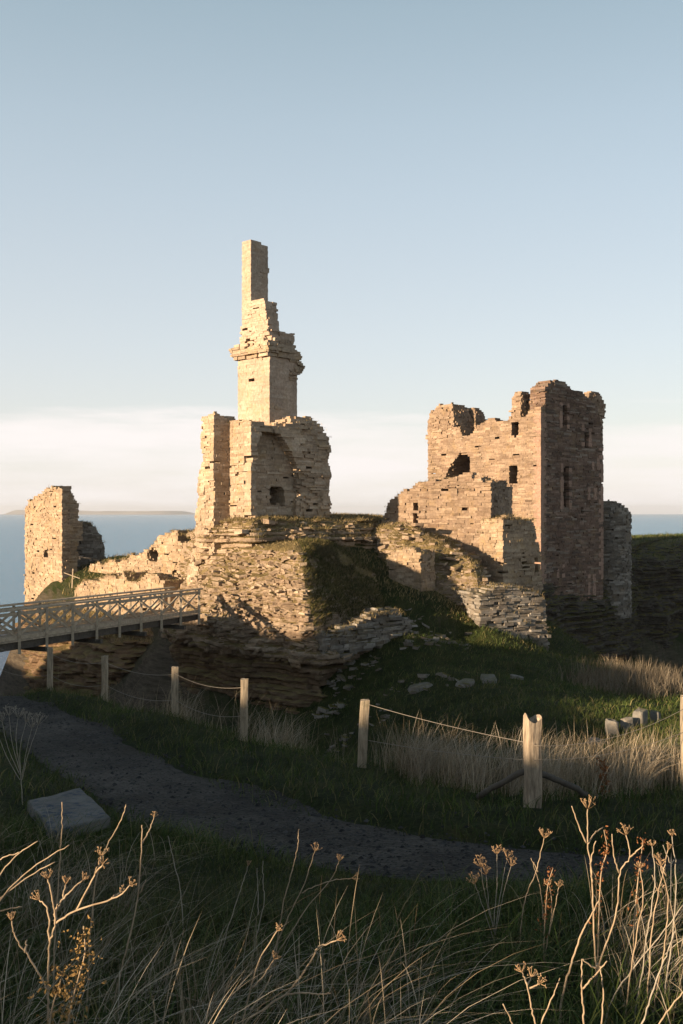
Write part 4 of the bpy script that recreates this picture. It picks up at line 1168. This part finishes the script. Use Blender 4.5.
def umbel(tip, dirv, rad, rays, rng, parent, mat):
    dirv = np.array(dirv)/np.linalg.norm(dirv); s = np.cross(dirv, (.2, .9, .1)); s /= np.linalg.norm(s); t = np.cross(s, dirv)
    lst = []
    for k in range(rays):
        a = 2*math.pi*k/rays+rng.uniform(-.25, .25); op = rng.uniform(.25, 1.0)
        d = dirv*math.cos(op)+(s*math.cos(a)+t*math.sin(a))*math.sin(op)
        e = np.array(tip)+d*rad*rng.uniform(.8, 1.1)
        mid = (np.array(tip)+e)/2+dirv*rad*-.06
        lst.append(tube([tip, mid, e], [.0016, .0013, .0012], 4))
        for _ in range(4):
            f = e+dirv*rad*.10+rng.normal(0, rad*.11, 3)
            lst.append(tube([e, (e+f)/2, f], [.0008, .0016, .0024], 4))
    return tubes('umbel', lst, mat, parent)
def hogweed(label, Y, stems, umb, seed, mat=M_stem, r=.0055, name='dead_hogweed', rad=.045, rays=11, cat='dead plant', dY=.10, um=M_seed):
    """stems: pixel polylines from the tip down; umb: index of stems that end in a seed head"""
    rng = np.random.default_rng(seed)
    lines = []
    for k, st in enumerate(stems):
        py = [s[1] for s in st]
        yo = rng.uniform(-dY, dY) if k else 0
        pts = []
        L = len(st)
        for i, (px, y_) in enumerate(st):
            f = 1-i/(L-1)
            pts.append(np.array(P(px, y_, Y+yo*f)))
        lines.append(pts)
    # carry the first stem down into the ground
    b = lines[0][-1]; d = lines[0][-1]-lines[0][-2]
    g = h1(b[0], b[1])
    if b[2] > g:
        nb = b+d/np.linalg.norm(d)*.05; e = np.array((b[0]+d[0]/max(1e-3, abs(d[2]))*(b[2]-g)*.5, b[1], g-.05)); lines[0].append(e)
    e = empty(name, lines[0][-1], label, cat, 'dead plant stalks on the near bank')
    lst = []; r = r*.78
    for k, pts in enumerate(lines):
        c = spline(pts, 7); m = len(c); rr = r*(1 if k == 0 else .8)
        c[1:-1] += rng.normal(0, .0016, (m-2, 3))
        lst.append(tube(c, np.linspace(rr*.62, rr*1.1, m), 7))
        # joints
    tubes('stem', lst, mat, e)
    for k in umb:
        pts = lines[k]; d = pts[0]-pts[1]
        umbel(pts[0], d/np.linalg.norm(d)+np.array((0, 0, .3)), rad*rng.uniform(.85, 1.15), rays, rng, e, um)
    return e
hw = hogweed
hw('tall forked hogweed with a flat open seed head, tallest stalk by the path', 5., [[(587.7, 809), (588, 843), (592, 882), (594, 932), (597, 985)], [(571.7, 806), (578, 824), (586.6, 843)], [(603, 827), (595, 833), (588, 844)], [(596, 841), (591, 860), (592, 884)]], [0], 1, r=.0062, rad=.055, rays=14)
hw('forked hogweed with an open seed head right of the tallest stalk', 5., [[(626, 835), (629.7, 856), (619.7, 873.6), (616, 914), (604, 950), (592, 992)], [(612, 834), (614, 856), (619, 873)], [(643, 845), (636, 852), (629.5, 857)]], [0], 2, r=.0060, rad=.05, rays=12)
hw('cluster of thin brown seed heads rising from the dark turf', 6., [[(497, 854), (497, 880), (494, 925), (496, 968)], [(481, 867), (486, 900), (494, 928)], [(486, 875), (489, 905), (494, 932)], [(507, 858), (502, 885), (495, 930)], [(511, 866), (503, 895), (495, 935)], [(475, 884), (484, 910), (494, 940)]], [0, 1, 2, 3, 4, 5], 3, r=.004, mat=M_grey, rad=.05, rays=9)
hw('leaning hogweed pair with one spread head in front of the strainer post', 6., [[(544, 838), (536, 872), (525, 900), (520, 940)], [(531, 858), (537, 876), (541, 893), (543, 920)], [(534, 862), (538, 872)]], [0], 4, r=.005, rad=.05)
hw('short hogweed with two small cups between taller stalks', 5.6, [[(559, 887), (554, 911), (547, 943), (543, 970)], [(549, 886), (552, 905), (549, 935)]], [0, 1], 5, r=.005, rad=.03, rays=8)
hw('bare slanting stalk without a head on the right bank', 4.6, [[(600, 898), (590, 918), (580.6, 936), (570, 968), (562, 1000)]], [], 6, r=.0065)
hw('low hogweed at the bottom edge with four cupped heads', 3.6, [[(527, 984), (532.5, 1010), (538, 1034), (544, 1060)], [(560, 978), (551, 1001), (541, 1024), (542, 1050)], [(522, 972), (527, 984)], [(531, 977), (527, 985)], [(540, 983), (530, 988)], [(503, 1004), (512, 1024), (516, 1050)]], [2, 3, 4], 7, r=.0052, rad=.03, rays=9)
hw('broken forked stalk at the bottom edge with no seed head', 3.7, [[(582, 959), (581.6, 989), (584, 1021), (586, 1060)], [(607, 961), (594, 976), (582, 989)], [(600, 966), (603, 990), (602, 1024), (600, 1050)], [(583, 959), (594, 968), (598, 964)]], [], 8, r=.0055)
hw('broad branching hogweed at the left bottom with many clustered heads', 3.7, [[(48, 879), (52.7, 900), (55.6, 923), (50, 943), (48, 987), (48, 1022), (50, 1070)], [(39.5, 900), (48, 911), (50, 943)], [(130, 885), (117, 897), (76, 911), (56, 923)], [(101, 856), (94, 876), (76, 911)], [(12, 921), (14.6, 935), (25, 952), (38, 972), (48, 990)], [(83, 880), (72, 890), (58, 905), (54, 921)], [(66, 884), (62, 900), (54, 915)], [(27, 940), (25, 952)], [(120, 893), (112, 898)], [(103, 864), (96, 873)]], [0, 1, 2, 3, 4, 5, 6, 8, 9], 9, r=.006, rad=.028, rays=8)
hw('tall thin stalk with a single small side head left of the path', 5., [[(142, 825), (142, 844), (136, 908), (126, 952), (113, 1006), (108, 1030)], [(154, 817), (149, 831), (142, 844)], [(146, 880), (140, 893)]], [1], 10, r=.006, rad=.028, rays=8)
hw('thin grey kinked stalk standing before the turf', 6.4, [[(168, 836), (174, 862), (180, 888), (183, 926), (183, 950)]], [], 11, r=.0045, mat=M_grey)
hw('slim vertical stalk in front of the slab', 5., [[(62, 802), (62, 830), (60, 856), (57, 900), (54, 960)]], [], 12, r=.005)
hw('short slanting stalk right of the slab', 5., [[(126, 804), (121, 820), (105, 850), (96, 880), (90, 940)]], [], 13, r=.005)
hw('dry stem with a triangular head among the middle grass', 5.6, [[(315, 851), (304, 884), (286, 922), (268, 965), (262, 990)], [(339, 861), (332, 878), (309, 905), (286, 940), (270, 968)], [(352, 878), (330, 881), (309, 889), (302, 893)]], [0, 1, 2], 14, r=.0048, rad=.035, rays=8)
hw('curved reed stem with a pointed tip among the middle grass', 5.6, [[(299, 829), (297, 850), (291, 874), (283, 905), (276, 950), (272, 985)]], [], 15, r=.0045)
hw('thin stem with a bent nodding tip left of the middle grass', 5.8, [[(248, 866), (243, 882), (238, 897), (225, 938), (218, 970)]], [0], 16, r=.004, mat=M_grey, rad=.028, rays=7)
hw('upright thin twin stem beside the nodding tip', 5.8, [[(263, 861), (263, 880), (264, 903), (256, 940), (250, 980)], [(257, 868), (258, 890), (258, 915)]], [], 17, r=.004, mat=M_grey)
hw('low hogweed with one round head leaning right at the lower middle', 4.1, [[(277, 931), (259, 961), (248, 1000), (242, 1030), (238, 1060)], [(274, 959), (264, 975), (252, 988)], [(272, 975), (262, 993), (250, 1010)]], [0, 1], 18, r=.0052, rad=.03, rays=9)
hw('long curved hogweed stem bowing right with a wedge shaped head', 4.1, [[(337, 940), (328, 944), (318, 947), (309, 964), (286, 993), (246, 1022), (236, 1050)], [(331, 993), (322, 994), (305, 993), (286, 994)]], [0], 19, r=.0056, rad=.035, rays=9)
for k, (a, c, lab) in enumerate((((69, 845), (0, 901), 'straw stalk slanting in from the left edge, longest of the sheaf'), ((38, 841), (-6, 885), 'straw stalk slanting in from the left edge, upper one with a bare tip'), ((20, 852), (-8, 872), 'short straw stalk crossing the left edge at the top of the sheaf'), ((55, 862), (-8, 910), 'straw stalk in the sheaf just under the longest one'), ((22, 907), (-10, 922), 'low straw stalk crossing the left edge below the sheaf'))):
    m = ((a[0]+c[0])/2-3, (a[1]+c[1])/2-4)
    hw(lab, 4.2, [[a, m, c, (c[0]-40, c[1]+75)]], [], 30+k, r=.0048)
# grey umbel clump at the left edge of the path, and the stalks at the right edge
hw('clump of grey umbels beside the path at the left edge', 11.5, [[(18, 718), (16, 740), (20, 770), (22, 792)], [(2, 722), (8, 748), (20, 775)], [(9, 716), (12, 742), (20, 772)], [(26, 722), (20, 748), (21, 775)], [(32, 728), (26, 752), (22, 778)], [(-4, 730), (6, 755), (20, 780)], [(38, 725), (28, 755), (22, 780)]], [0, 1, 2, 3, 4, 5, 6], 40, mat=M_grey, r=.006, rad=.11, rays=12, um=M_grey)
rs = np.random.default_rng(12)
RL = ['curving stalk at the right edge with a dense brown head', 'slim pale stalk at the right edge with a forked tip', 'thick pale stalk leaning left at the right edge', 'short stalk with a curled tip at the right edge', 'tallest of the stalks crowding the right edge', 'grey stalk with a drooping head at the right edge', 'bent stalk low at the right edge', 'stalk crossing the corner at the lower right']
RS = [[(652, 846), (655, 880), (648, 930), (640, 985), (634, 1020)], [(668, 850), (660, 885), (652, 930), (648, 990)], [(683, 905), (665, 930), (640, 960), (612, 1000)], [(640, 868), (643, 900), (636, 940), (628, 990)], [(672, 836), (676, 880), (672, 940), (664, 1000)], [(661, 866), (668, 900), (664, 950), (655, 1000)], [(676, 930), (664, 960), (650, 1000), (640, 1040)], [(690, 985), (672, 1005), (652, 1035), (640, 1060)]]
for k, (st, lab) in enumerate(zip(RS, RL)):
    side = [(st[0][0]-9, st[0][1]+9), (st[0][0]-2, st[0][1]+26)] if k in (1, 5, 4) else None
    y4 = 4.6 if k < 6 else 3.6
    a, b_ = st[0], st[1]
    hw(lab, y4, [st]+([[side[0], side[1], ((a[0]+b_[0])/2, (a[1]+b_[1])/2+2)]] if side else []), [0] if k in (0, 3, 4, 5) else ([0, 1] if k == 1 else []), 50+k, mat=M_stem if k % 2 else M_grey, r=.0045, rad=.028, rays=8)
# rusty docks
def dock(label, Y, line, n, seed, mat, size=.03, spread=.02):
    size *= .62; n = int(n*1.3)
    rng = np.random.default_rng(seed)
    pts = [np.array(P(x, y, Y)) for x, y in line]
    b = pts[-1]; g = h1(b[0], b[1])
    if b[2] > g: pts.append(np.array((b[0], b[1], g-.04)))
    e = empty('dead_dock', pts[-1], label, 'dead plant', 'dead docks with curled rusty leaves')
    c = spline(pts, 8); tubes('stem', [tube(c, np.linspace(.002, .0045, len(c)), 6)], M_stem, e)
    V, q = [], []
    for k in range(n):
        p = c[rng.integers(0, int(len(c)*.75))]+rng.normal(0, spread, 3)
        d = rng.normal(0, 1, 3); d[2] -= .5; d /= np.linalg.norm(d); s = np.cross(d, rng.normal(0, 1, 3)); s /= np.linalg.norm(s); nn = np.cross(d, s)
        L = size*rng.uniform(.5, 1.3)
        for i, (t, w) in enumerate(((0, .06), (.35, .22), (.7, .17), (1, .03))):
            V += [p+d*L*t-s*L*w+nn*L*.3*math.sin(t*3), p+d*L*t+s*L*w+nn*L*.3*math.sin(t*3+1)]
        o = k*8; q += [(o, o+1, o+3, o+2), (o+2, o+3, o+5, o+4), (o+4, o+5, o+7, o+6)]
    build('leaves', np.array(V), np.array(q), None, mat, e)
M_dockl = stem_mat('dock_leaf', (.20, .12, .045), (.36, .23, .085))
dock('golden brown dock with curled leaves at the left bottom edge', 3.5, [(83.5, 926), (85, 952), (79, 976), (69, 1017), (66, 1060)], 130, 1, M_dockl, .03, .022)
dock('low yellow leaved dock at the bottom left', 3.5, [(62, 975), (58, 990), (52, 1010), (46, 1060)], 90, 2, M_dockl, .035, .03)
dock('rust red dock spike in the straw grass right of the strainer post', 12.3, [(603, 762), (604, 785), (606, 812)], 70, 3, M_rust, .085, .03)
dock('hanging rusty dock spike behind the tallest hogweed', 5.2, [(604, 830), (607, 850), (602, 868), (600, 890), (598, 950)], 60, 4, M_rust, .03, .014)
dock('short brown dock spike beside the small cups', 5.6, [(553, 868), (548, 885), (546, 905), (544, 940)], 60, 5, M_rust, .03, .014)
dock('brown dock spike at the right of the second hogweed', 5.2, [(643, 838), (641, 858), (638, 880), (634, 930)], 50, 6, M_rust, .03, .014)

# ------------------------------------------------------------------ air
def haze():
    m = bpy.data.materials.new('haze_air'); m.use_nodes = True; nt = m.node_tree; nt.nodes.clear()
    o = nt.nodes.new('ShaderNodeOutputMaterial'); v = nt.nodes.new('ShaderNodeVolumePrincipled')
    v.inputs['Color'].default_value = (.92, .94, .97, 1); v.inputs['Density'].default_value = .0001; v.inputs['Anisotropy'].default_value = .2
    nt.links.new(v.outputs[0], o.inputs['Volume'])
    R = 9400.
    V = [(x, y, z) for z in (-28., 45.) for x, y in ((-R, -R), (R, -R), (R, R), (-R, R))]
    tag(build('haze', np.array(V), _BF, None, m), 'thin sea haze', None, None, 'stuff')
haze()
# ------------------------------------------------------------------ light, sky, camera
def world():
    w = bpy.data.worlds.new('World'); scene.world = w; w.use_nodes = True
    nt = w.node_tree; nt.nodes.clear(); n = NT(nt)
    out = n.n('ShaderNodeOutputWorld'); bg = n.n('ShaderNodeBackground')
    sky = n.n('ShaderNodeTexSky', sky_type='NISHITA'); sky.sun_disc = False
    sky.sun_elevation = SUN_EL; sky.sun_rotation = math.atan2(SX, SY)
    sky.air_density = 1.0; sky.dust_density = 1.0; sky.ozone_density = 1.0
    tc = n.n('ShaderNodeTexCoord'); sp = n.n('ShaderNodeSeparateXYZ'); n.l(tc.outputs['Generated'], sp.inputs[0])
    mp = n.n('ShaderNodeMapping'); mp.inputs['Scale'].default_value = (1.6, 1.6, 14); n.l(tc.outputs['Generated'], mp.inputs[0])
    ns = n.noise(2.2, 7, .6, mp.outputs[0])
    # a low bank of cloud along the horizon with a soft broken top
    el = n.math('SUBTRACT', sp.outputs[2], n.mapr(ns, .3, .7, -.018, .026))
    bank = n.mapr(el, .078, .102, 1, 0)
    bank = n.math('MULTIPLY', bank, n.mapr(ns, .34, .62, .25, .95))
    air = n.ramp(sp.outputs[2], [(.0, (.375, .358, .35)), (.08, (.350, .343, .343)), (.16, (.315, .328, .342)), (.30, (.253, .287, .314)), (.45, (.182, .232, .262)), (.58, (.085, .125, .17)), (1., (.03, .05, .075))])
    air = n.mix(1., air, (10, 10, 10), 'MULTIPLY')
    c = n.mix(1., sky.outputs[0], n.ramp(sp.outputs[2], [(.36, 1.), (.72, .2)]), 'MULTIPLY')
    c = n.mix(.78, c, air)
    c = n.mix(bank, c, (4.45, 4.2, 4.1))
    n.l(c, bg.inputs[0]); bg.inputs[1].default_value = .11
    n.l(bg.outputs[0], out.inputs[0])
world()
sun = bpy.data.lights.new('sun', 'SUN'); sun.energy = 5.0; sun.angle = math.radians(.53); sun.color = (1., .76, .51)
so = link(bpy.data.objects.new('sun', sun))
so.rotation_euler = Vector((SX*math.cos(SUN_EL), SY*math.cos(SUN_EL), math.sin(SUN_EL))).to_track_quat('Z', 'Y').to_euler()
cam = bpy.data.cameras.new('camera'); cam.sensor_fit = 'VERTICAL'; cam.sensor_height = 36; cam.lens = F*36/1024
cam.clip_end = 30000; cam.clip_start = .05
co = link(bpy.data.objects.new('camera', cam)); co.rotation_euler = (math.radians(90), 0, 0)
scene.camera = co
vs = scene.view_settings
vs.view_transform = 'Standard'; vs.look = 'None'; vs.exposure = 1.08; vs.gamma = 1; vs.use_curve_mapping = False
